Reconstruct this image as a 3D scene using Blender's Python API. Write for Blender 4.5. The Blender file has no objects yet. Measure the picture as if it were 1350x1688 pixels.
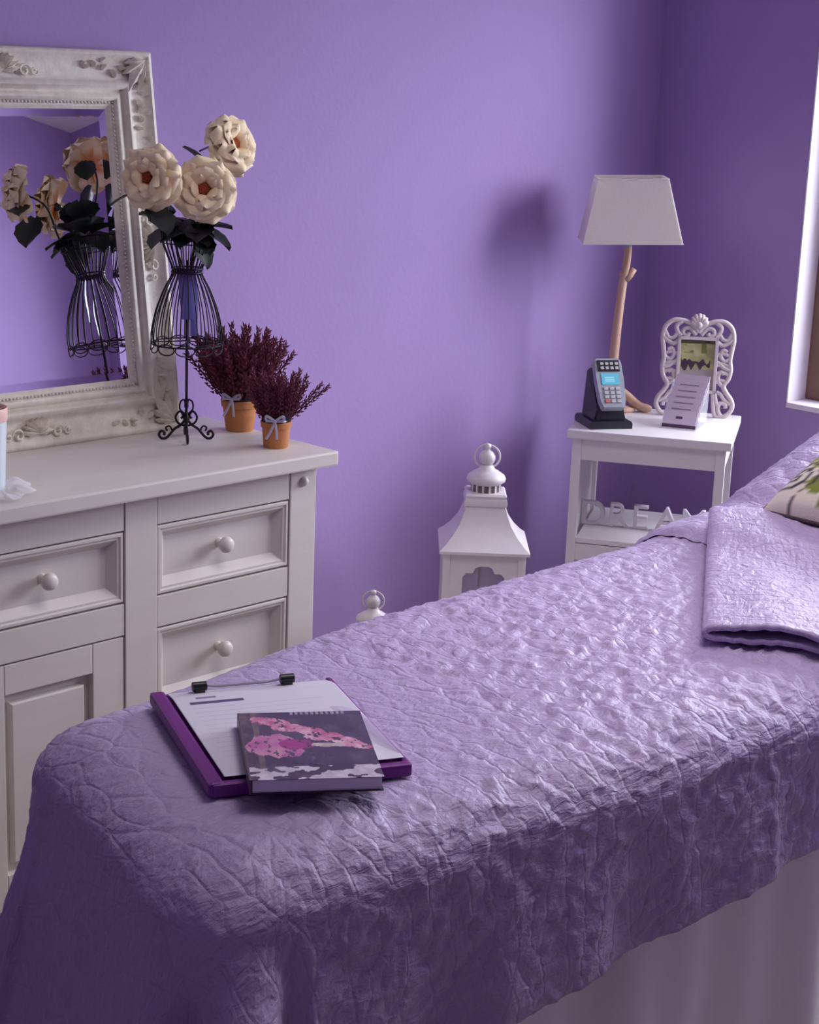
import bpy, bmesh, math, random
import numpy as np
from mathutils import Vector, Matrix, Euler

random.seed(7)
S = bpy.context.scene
COL = S.collection
PI = math.pi

# ------------------------------------------------------------------ camera
cam_d = bpy.data.cameras.new('camera'); cam = bpy.data.objects.new('camera', cam_d); COL.objects.link(cam)
_c = lambda u, v: Vector((u - 675.0, v - 844.0, 2870.0)).normalized()
ax_x = _c(3600, 225); ax_y = _c(-2324, -6); ax_z = ax_x.cross(ax_y).normalized(); ax_y = ax_z.cross(ax_x)
right = Vector((ax_x[0], ax_y[0], ax_z[0])); down = Vector((ax_x[1], ax_y[1], ax_z[1])); fwd = Vector((ax_x[2], ax_y[2], ax_z[2]))
M = Matrix((right, -down, -fwd)).transposed().to_4x4(); M.translation = (0, 0, 1.5)
cam.matrix_world = M
cam_d.sensor_fit = 'HORIZONTAL'; cam_d.sensor_width = 36; cam_d.lens = 36 * 2870 / 1350
cam_d.clip_start = .05
S.camera = cam

# ------------------------------------------------------------------ world, light, exposure
S.view_settings.view_transform = 'Standard'; S.view_settings.look = 'None'
S.view_settings.gamma = 1; S.view_settings.use_curve_mapping = False
S.view_settings.exposure = 0.12
w = bpy.data.worlds.new('world'); S.world = w; w.use_nodes = True
bg = w.node_tree.nodes['Background']; bg.inputs[0].default_value = (.62, .76, 1, 1); bg.inputs[1].default_value = 2.2
YW, XW = 2.80, 3.72          # far wall plane, window wall plane
YB, XL, ZC = -.70, -1.3, 2.40      # the camera stands in the doorway recess; the front wall is at YF
YF, XD = .14, 2.45
WY0, WY1, WZ0, WZ1 = .56, 2.337, .726, 1.86
def area(name, loc, rot, sx, sy, power, col):
    l = bpy.data.lights.new(name, 'AREA'); l.shape = 'RECTANGLE'; l.size = sx; l.size_y = sy; l.energy = power; l.color = col
    o = bpy.data.objects.new(name, l); COL.objects.link(o); o.location = loc; o.rotation_euler = rot
    return o
area('daylight', (4.45, 1.35, 1.95), (0, math.radians(64), 0), 1.6, 2.5, 225, (.87, .91, 1.0))
l = area('added_top_fill', (2.15, 1.30, 2.37), (0, 0, 0), 1.1, .7, 8.5, (1.0, .94, .92)); l.data.spread = math.radians(120)  # soft fill added over the couch to brighten its top; no fitting modelled
area('added_foot_fill', (-.9, 1.5, 2.1), (0, math.radians(-50), 0), .5, .5, .6, (.90, .90, 1.0))  # weak unseen fill, added to lift the dark foot end of the quilt

# ------------------------------------------------------------------ helpers
def lin(r, g, b):
    f = lambda c: (c / 255 / 12.92) if c <= 10 else ((c / 255 + .055) / 1.055) ** 2.4
    return (f(r), f(g), f(b), 1)
def mat(name, col, rough=.6, metal=0, noise=0, nscale=40, bump=0, bscale=200, spec=.5, col2=None, attr=None, coat=0, sheen=0, trans=0, alpha=1, uvw=None, stretch=None, sub=0):
    m = bpy.data.materials.new(name); m.use_nodes = True
    nt = m.node_tree; n = nt.nodes; L = nt.links; b = n['Principled BSDF']
    b.inputs['Base Color'].default_value = col; b.inputs['Roughness'].default_value = rough
    b.inputs['Metallic'].default_value = metal; b.inputs['Specular IOR Level'].default_value = spec
    b.inputs['Coat Weight'].default_value = coat; b.inputs['Sheen Weight'].default_value = sheen
    b.inputs['Transmission Weight'].default_value = trans; b.inputs['Alpha'].default_value = alpha
    if sub: b.inputs['Subsurface Weight'].default_value = sub; b.inputs['Subsurface Scale'].default_value = .01; b.inputs['Subsurface Radius'].default_value = (1, 1, 1)
    tc = n.new('ShaderNodeTexCoord'); mp = n.new('ShaderNodeMapping'); L.new(tc.outputs['Object'], mp.inputs[0])
    if stretch: mp.inputs['Scale'].default_value = stretch
    src = None
    if attr:
        a = n.new('ShaderNodeAttribute'); a.attribute_name = attr; src = a.outputs['Color']
    if noise:
        t = n.new('ShaderNodeTexNoise'); t.inputs['Scale'].default_value = nscale; t.inputs['Detail'].default_value = 6
        L.new(mp.outputs[0], t.inputs['Vector'])
        mx = n.new('ShaderNodeMix'); mx.data_type = 'RGBA'
        r = n.new('ShaderNodeMapRange'); r.inputs[1].default_value = .35; r.inputs[2].default_value = .7; r.inputs[4].default_value = noise
        L.new(t.outputs[0], r.inputs[0]); L.new(r.outputs[0], mx.inputs[0])
        if src: L.new(src, mx.inputs[6])
        else: mx.inputs[6].default_value = col
        mx.inputs[7].default_value = col2 or tuple(c * .6 for c in col[:3]) + (1,)
        src = mx.outputs[2]
    if src: L.new(src, b.inputs['Base Color'])
    if bump:
        t = n.new('ShaderNodeTexNoise'); t.inputs['Scale'].default_value = bscale; t.inputs['Detail'].default_value = 4
        L.new(mp.outputs[0], t.inputs['Vector'])
        bp = n.new('ShaderNodeBump'); bp.inputs['Strength'].default_value = bump; bp.inputs['Distance'].default_value = .002
        L.new(t.outputs[0], bp.inputs['Height']); L.new(bp.outputs[0], b.inputs['Normal'])
    return m

WALL = lin(174, 148, 202)
m_wall = mat('lilac_wall_paint', WALL, .75, noise=.12, nscale=3, bump=.25, bscale=90, spec=.25)
m_ceil = mat('ceiling_paint', (.8, .79, .78, 1), .8, bump=.1)
m_floor = mat('beige_floor', lin(176, 158, 140), .5, noise=.5, nscale=12, stretch=(1, 8, 1))
m_white = mat('white_furniture_paint', lin(222, 214, 208), .42, noise=.18, nscale=25, bump=.12, bscale=120, col2=lin(196, 186, 176), stretch=(.25, 1, 1))
m_groove = mat('grey_brown_backing', lin(120, 105, 100), .8)  # even grey-brown for the inner carcass, backings, strut and lantern vent
m_table = mat('white_table_paint', lin(226, 220, 222), .35, noise=.1, nscale=20, col2=lin(200, 192, 190))
m_mframe = mat('antiqued_cream_frame', lin(240, 232, 218), .5, noise=.3, nscale=55, bump=.4, bscale=160, col2=lin(176, 164, 150))
m_mirror = mat('mirror_glass', (.93, .93, .95, 1), .012, metal=1, spec=1)
m_iron = mat('black_iron', lin(38, 30, 42), .45, metal=.5, bump=.3, bscale=300)
m_terra = mat('terracotta', lin(200, 134, 84), .8, noise=.4, nscale=60, col2=lin(182, 108, 66), bump=.3, bscale=200)
m_soil = mat('dark_moss', lin(36, 22, 26), .95, bump=1, bscale=300)
m_heather = mat('heather_buds', lin(132, 52, 76), .8, noise=.8, nscale=60, col2=lin(88, 32, 54), bump=.6, bscale=900)
m_ribbon = mat('silver_lilac_ribbon', lin(190, 180, 205), .35, sheen=.3)
m_blueribbon = mat('violet_blue_ribbon', lin(120, 116, 196), .4, alpha=.8)
m_leaf = mat('dark_leaf', lin(34, 42, 38), .5, noise=.5, nscale=80, col2=lin(22, 26, 28))
m_petal = mat('cream_petal', lin(240, 222, 190), .65, attr='Col', sub=.15, bump=.15, bscale=150)
m_core = mat('rose_heart', lin(176, 84, 36), .8, noise=.7, nscale=200, col2=lin(120, 40, 24))
m_shade = mat('lampshade_linen', lin(255, 240, 220), .85, bump=.6, bscale=700, noise=.15, nscale=300, col2=lin(240, 222, 202), sub=.7)
m_drift = mat('pale_wood', lin(206, 168, 146), .55, noise=.5, nscale=30, col2=lin(178, 130, 98), stretch=(1, 1, .15), bump=.4, bscale=100)
m_black = mat('black_plastic', lin(30, 30, 38), .35, bump=.1)
m_grey = mat('grey_plastic', lin(150, 152, 162), .4)
m_key = mat('key_plastic', lin(176, 170, 172), .5)
m_redkey = mat('red_key', lin(196, 90, 90), .5)
m_clear = mat('clear_acrylic', (.9, .92, .95, 1), .08, alpha=.25, spec=.8)
m_card = mat('lilac_card', lin(216, 200, 216), .55)
m_cardline = mat('mauve_print', lin(150, 128, 152), .5)
m_cardband = mat('plum_band', lin(84, 60, 84), .5)
m_orn = mat('cream_resin', lin(214, 200, 200), .5, noise=.2, nscale=60, bump=.2, bscale=200)
m_lant = mat('white_enamel', lin(226, 218, 220), .4, noise=.15, nscale=30, col2=lin(200, 190, 190), bump=.1)
m_glass = mat('lantern_glass', (.9, .9, .95, 1), .03, alpha=.08, spec=.8)
m_letter = mat('white_letter_paint', lin(214, 206, 214), .5)
m_board = mat('purple_leatherette', lin(116, 34, 128), .38, bump=.3, bscale=500)
m_print = mat('printed_surface', (1, 1, 1, 1), .45, attr='Col')
m_gloss = mat('glossy_printed_cover', (1, 1, 1, 1), .22, attr='Col', coat=.3)
m_cloth = mat('printed_cotton', (1, 1, 1, 1), .85, attr='Col', bump=.4, bscale=600)
m_pages = mat('book_pages', lin(244, 238, 248), .7, bump=.6, bscale=600, stretch=(.05, .05, 3))
m_sheet = mat('white_couch_sheet', lin(246, 248, 244), .85, bump=.2, bscale=500)
m_vinyl = mat('couch_vinyl', lin(120, 110, 120), .5)
m_brown = mat('brown_window_wood', lin(132, 98, 84), .5, noise=.5, nscale=30, stretch=(1, 1, .2))
m_reveal = mat('white_reveal_plaster', lin(236, 228, 238), .6)
m_sheer = mat('sheer_lilac_plastic', lin(190, 160, 205), .2, alpha=.45)
m_candle = mat('candle_glass', lin(226, 238, 244), .2, sub=.2)
m_candletop = mat('peach_wax', lin(240, 196, 186), .5)
m_tulle = mat('white_tulle', lin(235, 232, 236), .9, alpha=.5)

# quilt: fine stitched relief on top of the modelled creases
m_quilt = mat('lilac_quilt', lin(184, 163, 205), .5, sheen=.1, spec=.5)
def quilt_nodes(m):
    nt = m.node_tree; n = nt.nodes; L = nt.links; b = n['Principled BSDF']
    uv = n.new('ShaderNodeUVMap'); uv.uv_map = 'flat'
    no = n.new('ShaderNodeTexNoise'); no.inputs['Scale'].default_value = 7; L.new(uv.outputs[0], no.inputs['Vector'])
    ad = n.new('ShaderNodeMix'); ad.data_type = 'VECTOR'; ad.inputs[0].default_value = .05
    L.new(uv.outputs[0], ad.inputs[4]); L.new(no.outputs['Color'], ad.inputs[5])
    v = n.new('ShaderNodeTexVoronoi'); v.feature = 'DISTANCE_TO_EDGE'; v.inputs['Scale'].default_value = 1
    m2 = n.new('ShaderNodeMapping'); m2.inputs['Scale'].default_value = (34, 15, 1); m2.inputs['Rotation'].default_value = (0, 0, -.6); L.new(ad.outputs[1], m2.inputs[0]); L.new(m2.outputs[0], v.inputs['Vector'])
    r0 = n.new('ShaderNodeMapRange'); r0.inputs[2].default_value = .10; r0.inputs[4].default_value = .28; L.new(v.outputs[0], r0.inputs[0])
    mp = n.new('ShaderNodeMapping'); mp.inputs['Scale'].default_value = (52, 110, 1); mp.inputs['Rotation'].default_value = (0, 0, .5); L.new(ad.outputs[1], mp.inputs[0])
    n3 = n.new('ShaderNodeTexNoise'); n3.inputs['Scale'].default_value = 1; n3.inputs['Detail'].default_value = 3; n3.inputs['Distortion'].default_value = .6; L.new(mp.outputs[0], n3.inputs['Vector'])
    r = n.new('ShaderNodeMath'); r.operation = 'ADD'; L.new(r0.outputs[0], r.inputs[0]); L.new(n3.outputs[0], r.inputs[1])
    n2 = n.new('ShaderNodeTexNoise'); n2.inputs['Scale'].default_value = 120; n2.inputs['Detail'].default_value = 4; L.new(uv.outputs[0], n2.inputs['Vector'])
    s = n.new('ShaderNodeMath'); s.operation = 'MULTIPLY_ADD'; s.inputs[1].default_value = .5
    L.new(n2.outputs[0], s.inputs[0]); L.new(r.outputs[0], s.inputs[2])
    bp = n.new('ShaderNodeBump'); bp.inputs['Strength'].default_value = .7; bp.inputs['Distance'].default_value = .0055
    L.new(s.outputs[0], bp.inputs['Height']); L.new(bp.outputs[0], b.inputs['Normal'])
quilt_nodes(m_quilt)

def link(name, me, m, parent=None, loc=None, rot=None, smooth=False, scale=None):
    o = bpy.data.objects.new(name, me); COL.objects.link(o)
    if m is not None and not me.materials:
        me.materials.append(m)
    if parent: o.parent = parent
    if loc: o.location = loc
    if rot: o.rotation_euler = rot
    if scale: o.scale = scale
    if smooth:
        me.polygons.foreach_set('use_smooth', [True] * len(me.polygons))
    return o
def obj(name, bm, m, parent=None, smooth=False, **k):
    bmesh.ops.recalc_face_normals(bm, faces=bm.faces)
    me = bpy.data.meshes.new(name); bm.to_mesh(me); bm.free()
    return link(name, me, m, parent, smooth=smooth, **k)
def auto(o, ang=35):
    me = o.data
    me.polygons.foreach_set('use_smooth', [True] * len(me.polygons))
    me.set_sharp_from_angle(angle=math.radians(ang)); return o
def tag(o, label, cat, group=None):
    o['label'] = label; o['category'] = cat
    if group: o['group'] = group
    return o
def thing(name, label, cat, loc=(0, 0, 0), rz=0, group=None):
    o = bpy.data.objects.new(name, None); COL.objects.link(o); o.location = loc; o.rotation_euler = (0, 0, rz)
    o.empty_display_size = .05
    return tag(o, label, cat, group)
def copy_thing(src, loc, rz, label):
    r = src.copy(); COL.objects.link(r); r.location = loc; r.rotation_euler = (0, 0, rz); r['label'] = label
    for ch in list(src.children):
        c = ch.copy(); COL.objects.link(c); c.parent = r
        for g in list(ch.children):
            d = g.copy(); COL.objects.link(d); d.parent = c
    return r
def box(bm, x0, x1, y0, y1, z0, z1, bev=0):
    t = bmesh.new()
    vs = [t.verts.new((x, y, z)) for z in (z0, z1) for y in (y0, y1) for x in (x0, x1)]
    for f in ((0, 2, 3, 1), (4, 5, 7, 6), (0, 1, 5, 4), (2, 6, 7, 3), (0, 4, 6, 2), (1, 3, 7, 5)): t.faces.new([vs[i] for i in f])
    if bev: bmesh.ops.bevel(t, geom=t.edges[:], offset=bev, segments=2, affect='EDGES', profile=.6)
    merge(bm, t); return bm
def merge(bm, t, mx=None):
    if mx is not None: t.transform(mx)
    me = bpy.data.meshes.new('tmp'); t.to_mesh(me); t.free(); bm.from_mesh(me); bpy.data.meshes.remove(me)
def B(x0, x1, y0, y1, z0, z1, bev=.0): return box(bmesh.new(), x0, x1, y0, y1, z0, z1, bev)
def lathe(bm, prof, seg=24, cx=0, cy=0, rx=1, ry=1, cap=True):
    rings = []
    for r, z in prof:
        rings.append([bm.verts.new((cx + r * rx * math.cos(2 * PI * i / seg), cy + r * ry * math.sin(2 * PI * i / seg), z)) for i in range(seg)])
    for a, b in zip(rings, rings[1:]):
        for i in range(seg): bm.faces.new((a[i], a[(i + 1) % seg], b[(i + 1) % seg], b[i]))
    if cap:
        if prof[0][0] > 1e-5: bm.faces.new(rings[0][::-1])
        if prof[-1][0] > 1e-5: bm.faces.new(rings[-1])
    bmesh.ops.remove_doubles(bm, verts=rings[0] + rings[-1], dist=1e-6)
    return bm
def tube(bm, pts, rad, seg=8, closed=False):
    pts = [Vector(p) for p in pts]; n = len(pts)
    if not hasattr(rad, '__len__'): rad = [rad] * n
    rings = []; prev = None
    for i, p in enumerate(pts):
        if closed: t = (pts[(i + 1) % n] - pts[i - 1])
        else: t = pts[min(i + 1, n - 1)] - pts[max(i - 1, 0)]
        t = t.normalized() if t.length > 1e-9 else Vector((0, 0, 1))
        if prev is None:
            prev = t.orthogonal().normalized()
        a = (prev - t * prev.dot(t)).normalized(); prev = a; b = t.cross(a)
        rings.append([bm.verts.new(p + (a * math.cos(2 * PI * k / seg) + b * math.sin(2 * PI * k / seg)) * rad[i]) for k in range(seg)])
    m = n if closed else n - 1
    for i in range(m):
        A, Bq = rings[i], rings[(i + 1) % n]
        for k in range(seg): bm.faces.new((A[k], A[(k + 1) % seg], Bq[(k + 1) % seg], Bq[k]))
    if not closed: bm.faces.new(rings[0][::-1]); bm.faces.new(rings[-1])
    return bm
def T(pts, rad, seg=8, closed=False): return tube(bmesh.new(), pts, rad, seg, closed)
def spline(ctrl, n=8, closed=False):
    c = [Vector(p) for p in ctrl]; out = []; N = len(c)
    rng = range(N) if closed else range(N - 1)
    for i in rng:
        p0 = c[i - 1] if (closed or i > 0) else c[0]; p1 = c[i]; p2 = c[(i + 1) % N]; p3 = c[(i + 2) % N] if (closed or i + 2 < N) else c[-1]
        for k in range(n):
            t = k / n
            out.append(.5 * ((2 * p1) + (p2 - p0) * t + (2 * p0 - 5 * p1 + 4 * p2 - p3) * t * t + (3 * p1 - p0 - 3 * p2 + p3) * t ** 3))
    if not closed: out.append(c[-1])
    return out
def prism(pts, y0, y1):        # outline in local x,z extruded along y
    bm = bmesh.new(); a = [bm.verts.new((x, y0, z)) for x, z in pts]; b = [bm.verts.new((x, y1, z)) for x, z in pts]
    bm.faces.new(a); bm.faces.new(b[::-1]); n = len(pts)
    for i in range(n): bm.faces.new((a[i], b[i], b[(i + 1) % n], a[(i + 1) % n]))
    return bm
def ball(bm, c, r, seg=12, sz=1):
    t = bmesh.new(); bmesh.ops.create_uvsphere(t, u_segments=seg, v_segments=max(6, seg // 2 + 2), radius=r)
    merge(bm, t, Matrix.Translation(c) @ Matrix.Diagonal((1, 1, sz, 1))); return bm
def sheet(name, P, m, parent=None, cols=None, uv=None, smooth=True, thick=0, **k):
    """P: (ny,nx,3) array of points -> one mesh, optional per point colours / flat uv"""
    ny, nx, _ = P.shape; V = P.reshape(-1, 3)
    I = np.arange(ny * nx).reshape(ny, nx)
    F = np.stack([I[:-1, :-1], I[:-1, 1:], I[1:, 1:], I[1:, :-1]], -1).reshape(-1, 4)
    me = bpy.data.meshes.new(name); me.from_pydata(V.tolist(), [], F.tolist())
    if cols is not None:
        a = me.color_attributes.new('Col', 'FLOAT_COLOR', 'POINT')
        c = np.ones((ny * nx, 4), np.float32); s = cols.reshape(-1, 3) / 255.
        c[:, :3] = np.where(s < .04, s / 12.92, ((s + .055) / 1.055) ** 2.4); a.data.foreach_set('color', c.ravel())
    if uv is not None:
        l = me.uv_layers.new(name='flat'); li = np.zeros(len(me.loops), int); me.loops.foreach_get('vertex_index', li)
        l.data.foreach_set('uv', uv.reshape(-1, 2)[li].astype(np.float32).ravel())
    o = link(name, me, m, parent, smooth=smooth, **k)
    if thick:
        md = o.modifiers.new('thickness', 'SOLIDIFY'); md.thickness = thick; md.offset = 0
    return o
def _hash(i, j, s): 
    h = np.sin(i * 127.1 + j * 311.7 + s * 74.7) * 43758.5453; return h - np.floor(h)
def vnoise(x, y, s=0):
    i = np.floor(x); j = np.floor(y); fx = x - i; fy = y - j; fx = fx * fx * (3 - 2 * fx); fy = fy * fy * (3 - 2 * fy)
    return (_hash(i, j, s) * (1 - fx) + _hash(i + 1, j, s) * fx) * (1 - fy) + (_hash(i, j + 1, s) * (1 - fx) + _hash(i + 1, j + 1, s) * fx) * fy
def fbm(x, y, s=0, o=3): return sum(vnoise(x * 2 ** k, y * 2 ** k, s + k) / 2 ** (k + 1) for k in range(o))
def voro(x, y, s=0):
    i = np.floor(x); j = np.floor(y); d1 = np.full(x.shape, 9.); d2 = d1.copy()
    for a in (-1, 0, 1):
        for b in (-1, 0, 1):
            d = np.hypot(i + a + _hash(i + a, j + b, s) - x, j + b + _hash(i + a, j + b, s + 5) - y)
            n1 = np.minimum(d1, d); d2 = np.minimum(np.maximum(d1, d), d2); d1 = n1
    return d2 - d1

# ------------------------------------------------------------------ the room
def struct(name, bm, m, parent=None, **k):
    o = obj(name, bm, m, parent, **k)
    if not parent: o['kind'] = 'structure'
    return o
struct('floor', B(XL - .1, XW + .35, YB - .1, YW + .1, -.05, 0), m_floor)
ZE = 1.985; XS_ = XW - (ZC - ZE) / .32        # the ceiling slopes down to the window wall
struct('ceiling', prism([(XL - .1, ZC), (XS_, ZC), (XW + .35, ZE - .35 * .32), (XW + .35, ZE - .35 * .32 + .06), (XS_, ZC + .06), (XL - .1, ZC + .06)], YB - .1, YW + .1), m_ceil)
struct('wall_back', B(XL - .1, XW + .35, YW, YW + .1, 0, ZC), m_wall)
struct('wall_front', B(XD, XW + .35, YB, YF, 0, ZC), m_wall)
struct('wall_recess', B(XL - .1, XD, YB - .1, YB, 0, ZC), m_wall)
struct('wall_left', B(XL - .1, XL, YB, YW, 0, ZC), m_wall)
bm = bmesh.new()
box(bm, XW, XW + .30, YF, WY0, 0, ZE - .09); box(bm, XW, XW + .30, WY1 + .004, YW, 0, ZE - .09)
box(bm, XW, XW + .30, WY0, WY1 + .004, 0, WZ0 - .004); box(bm, XW, XW + .30, WY0, WY1 + .004, WZ1, ZE - .09); box(bm, XW, XW + .02, YF, YW, ZE - .09, ZE)
struct('wall_right', bm, m_wall)
struct('baseboard_back', B(XL, XW, YW - .015, YW, 0, .09, .003), m_table)
struct('baseboard_right', B(XW - .015, XW, YF, YW - .015, 0, .09, .003), m_table)
win = bpy.data.objects.new('window_1', None); COL.objects.link(win); win.location = (XW, WY1, WZ0); win['kind'] = 'structure'
W_, H_ = WY1 - WY0, WZ1 - WZ0
obj('reveal', B(.0005, .29, -.001, .003, 0, H_), m_reveal, win)
obj('reveal', B(.0005, .29, -W_ - .0, -W_ + .004, 0, H_), m_reveal, win)
obj('reveal', B(.0005, .29, -W_, 0, H_ - .004, H_), m_reveal, win)
obj('sill', B(-.004, .29, -W_, .0, -.014, 0.0, .002), m_reveal, win)
for a, b in ((-.085, -.001), (-W_ + .004, -W_ + .085), (-W_ / 2 - .04, -W_ / 2 + .04)): obj('frame_stile', B(.08, .14, a, b, 0, H_ - .004, .003), m_brown, win)
for c, d in ((0.0, .07), (H_ - .075, H_ - .004)): obj('frame_rail', B(.085, .135, -W_ + .084, -.084, c, d, .003), m_brown, win)
for a, b in ((-W_ / 2 + .04, -.085), (-W_ + .085, -W_ / 2 - .04)): obj('pane', B(.108, .112, a, b, .07, H_ - .075), m_glass, win)

# ------------------------------------------------------------------ dresser
D0 = (1.557, 2.355, 0)        # base point: middle of the front, floor
dr = thing('dresser', 'white painted wooden dresser with round knobs standing against the lilac wall under the mirror', 'dresser', D0)
x = lambda v: v - D0[0]
obj('top', B(x(.935), x(2.180), -.031, .372, .772, .800, .004), m_white, dr)
XS = [(.962, 1.030), (1.336, 1.404), (1.714, 1.782), (2.089, 2.153)]
for a, b in XS: obj('stile', B(x(a), x(b), 0, .03, .0 if a in (.962, 2.089) else .06, .772, .002), m_white, dr)
obj('side_panel', B(x(2.133), x(2.153), .03, .35, .0, .772, .002), m_white, dr)
obj('side_panel', B(x(.962), x(.982), .03, .35, .0, .772, .002), m_white, dr)
obj('back_panel', B(x(.982), x(2.133), .335, .35, .05, .772), m_white, dr)
obj('inner_carcass', B(x(.985), x(2.13), .034, .05, .06, .77), m_groove, dr)
for sx in (2.121, .996):
    bm = bmesh.new(); ball(bm, (x(sx), 0, .744), .0095, 14); bm.transform(Matrix.Identity(4)); auto(obj('peg', bm, m_white, dr), 60)
def rail(a, b, z0, z1): obj('rail', B(x(a) + .0015, x(b) - .0015, .0015, .028, z0, z1, .0015), m_white, dr)
def knob(parent, cx, cz, y=0):
    bm = bmesh.new(); lathe(bm, [(.0, -.033), (.008, -.0325), (.0135, -.029), (.0155, -.023), (.0135, -.017), (.008, -.012), (.0065, -.006), (.009, 0), (.009, .002)], 20)
    bm.transform(Matrix.Translation((cx, y, cz)) @ Matrix.Rotation(-PI / 2, 4, 'X'))
    # the profile runs along z; turned so the knob points to -y
    return auto(obj('knob', bm, m_white, parent), 60)
def ring_frame(a, b, z0, z1, prof):   # mitred moulding around a rectangle; prof: (inset, y)
    bm = bmesh.new(); rings = []
    for i, yy in prof:
        rings.append([bm.verts.new(p) for p in ((a + i, yy, z0 + i), (b - i, yy, z0 + i), (b - i, yy, z1 - i), (a + i, yy, z1 - i))])
    for r, q in zip(rings, rings[1:]):
        for k in range(4): bm.faces.new((r[k], r[(k + 1) % 4], q[(k + 1) % 4], q[k]))
    return bm, rings
def drawer(a, b, z0, z1):
    a, b = x(a) + .002, x(b) - .002; z0 += .003; z1 -= .003
    bm, r = ring_frame(a, b, z0, z1, [(0, .028), (0, .004), (.002, .002), (.006, .002), (.008, .005), (.012, .005), (.014, .008), (.026, .021)])
    bm.faces.new(r[-1]); d = obj('drawer', bm, m_white, dr)
    knob(d, (a + b) / 2, (z0 + z1) / 2 + .004, .021)
def door(a, b, z0, z1):
    a, b = x(a) + .003, x(b) - .003; z0 += .003; z1 -= .003
    s = .064
    d = obj('door', B(a + .01, b - .01, .018, .028, z0 + .01, z1 - .01), m_white, dr)
    obj('door_stile', B(a, a + s, .002, .027, z0, z1, .0015), m_white, d); obj('door_stile', B(b - s, b, .002, .027, z0, z1, .0015), m_white, d)
    obj('door_rail', B(a + s + .0008, b - s - .0008, .002, .027, z1 - s + .012, z1, .0015), m_white, d); obj('door_rail', B(a + s + .0008, b - s - .0008, .002, .027, z0, z0 + s, .0015), m_white, d)
    bm, r = ring_frame(a + s + .014, b - s - .014, z0 + s + .016, z1 - s - .006, [(0, .019), (.001, .008), (.004, .006)])
    bm.faces.new(r[-1]); obj('raised_panel', bm, m_white, d)
    knob(d, b - .03, .33, .002)
for k, (a, b) in enumerate([(1.030, 1.336), (1.404, 1.714), (1.782, 2.089)]):
    rail(a, b, .714, .772); drawer(a, b, .583, .714); rail(a, b, .526, .583)
    if k == 1: door(a, b, .08, .526); rail(a, b, .03, .08)
    else:
        drawer(a, b, .375, .526); rail(a, b, .318, .375); drawer(a, b, .13, .318); rail(a, b, .06, .13)

# ------------------------------------------------------------------ mirror (leans back against the wall)
ML, MR, MH = 1.42, 2.07, .718
lean = math.radians(8.2)
mi = thing('mirror', 'large mirror in an ornate cream carved frame on top of the dresser', 'mirror', ((ML + MR) / 2, 2.652, .8005))
hw = (MR - ML) / 2
mi.rotation_euler = (-lean, 0, 0)
FW = .107
prof = [(0, .036), (0, .006), (.003, .002), (.009, .001), (.013, .005), (.017, .009), (.030, .012), (.044, .013), (.054, .010), (.057, .004), (.060, .0), (.066, -.003), (.071, 0), (.073, .007), (.077, .009), (.080, .005), (.086, .003), (.091, .006), (.093, .012), (.099, .013), (.103, .016), (FW, .019), (FW, .034)]
def mrail(c0, c1, n0, n1):
    bm = bmesh.new(); rows = []
    for i, yy in prof:
        p = Vector((c0[0] + n0[0] * i, yy, c0[1] + n0[1] * i)); q = Vector((c1[0] + n1[0] * i, yy, c1[1] + n1[1] * i))
        rows.append((bm.verts.new(p), bm.verts.new(q)))
    for r, s in zip(rows, rows[1:]): bm.faces.new((r[0], r[1], s[1], s[0]))
    bm.faces.new([r[0] for r in rows]); bm.faces.new([r[1] for r in rows][::-1])
    bm.faces.new((rows[0][0], rows[0][1], rows[-1][1], rows[-1][0]))
    return auto(obj('frame_rail', bm, m_mframe, mi), 50)
cs = [(-hw, 0), (hw, 0), (hw, MH), (-hw, MH)]; ns = [(1, 1), (-1, 1), (-1, -1), (1, -1)]
rails = [mrail(cs[i], cs[(i + 1) % 4], ns[i], ns[(i + 1) % 4]) for i in range(4)]
# beading on each inner edge
for i in range(4):
    c0 = Vector((cs[i][0] + ns[i][0] * .0955, .011, cs[i][1] + ns[i][1] * .0955)); j = (i + 1) % 4
    c1 = Vector((cs[j][0] + ns[j][0] * .0955, .011, cs[j][1] + ns[j][1] * .0955)); n = int((c1 - c0).length / .0075)
    bm = bmesh.new()
    for k in range(n + 1):
        t = bmesh.new(); bmesh.ops.create_icosphere(t, subdivisions=1, radius=.0028); merge(bm, t, Matrix.Translation(c0.lerp(c1, k / n)))
    o = obj('beading', bm, m_mframe, rails[i], smooth=True); o['kind'] = 'stuff'
gx, gz0, gz1 = hw - FW + .002, FW - .002, MH - FW + .002
bm, r = ring_frame(-gx, gx, gz0, gz1, [(0, .0190), (.016, .0205)]); bm.faces.new(r[-1])
obj('mirror_glass', bm, m_mirror, mi)
obj('backing_board', B(-hw + .03, hw - .03, .0345, .0395, .03, MH - .03), m_groove, mi)
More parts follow.
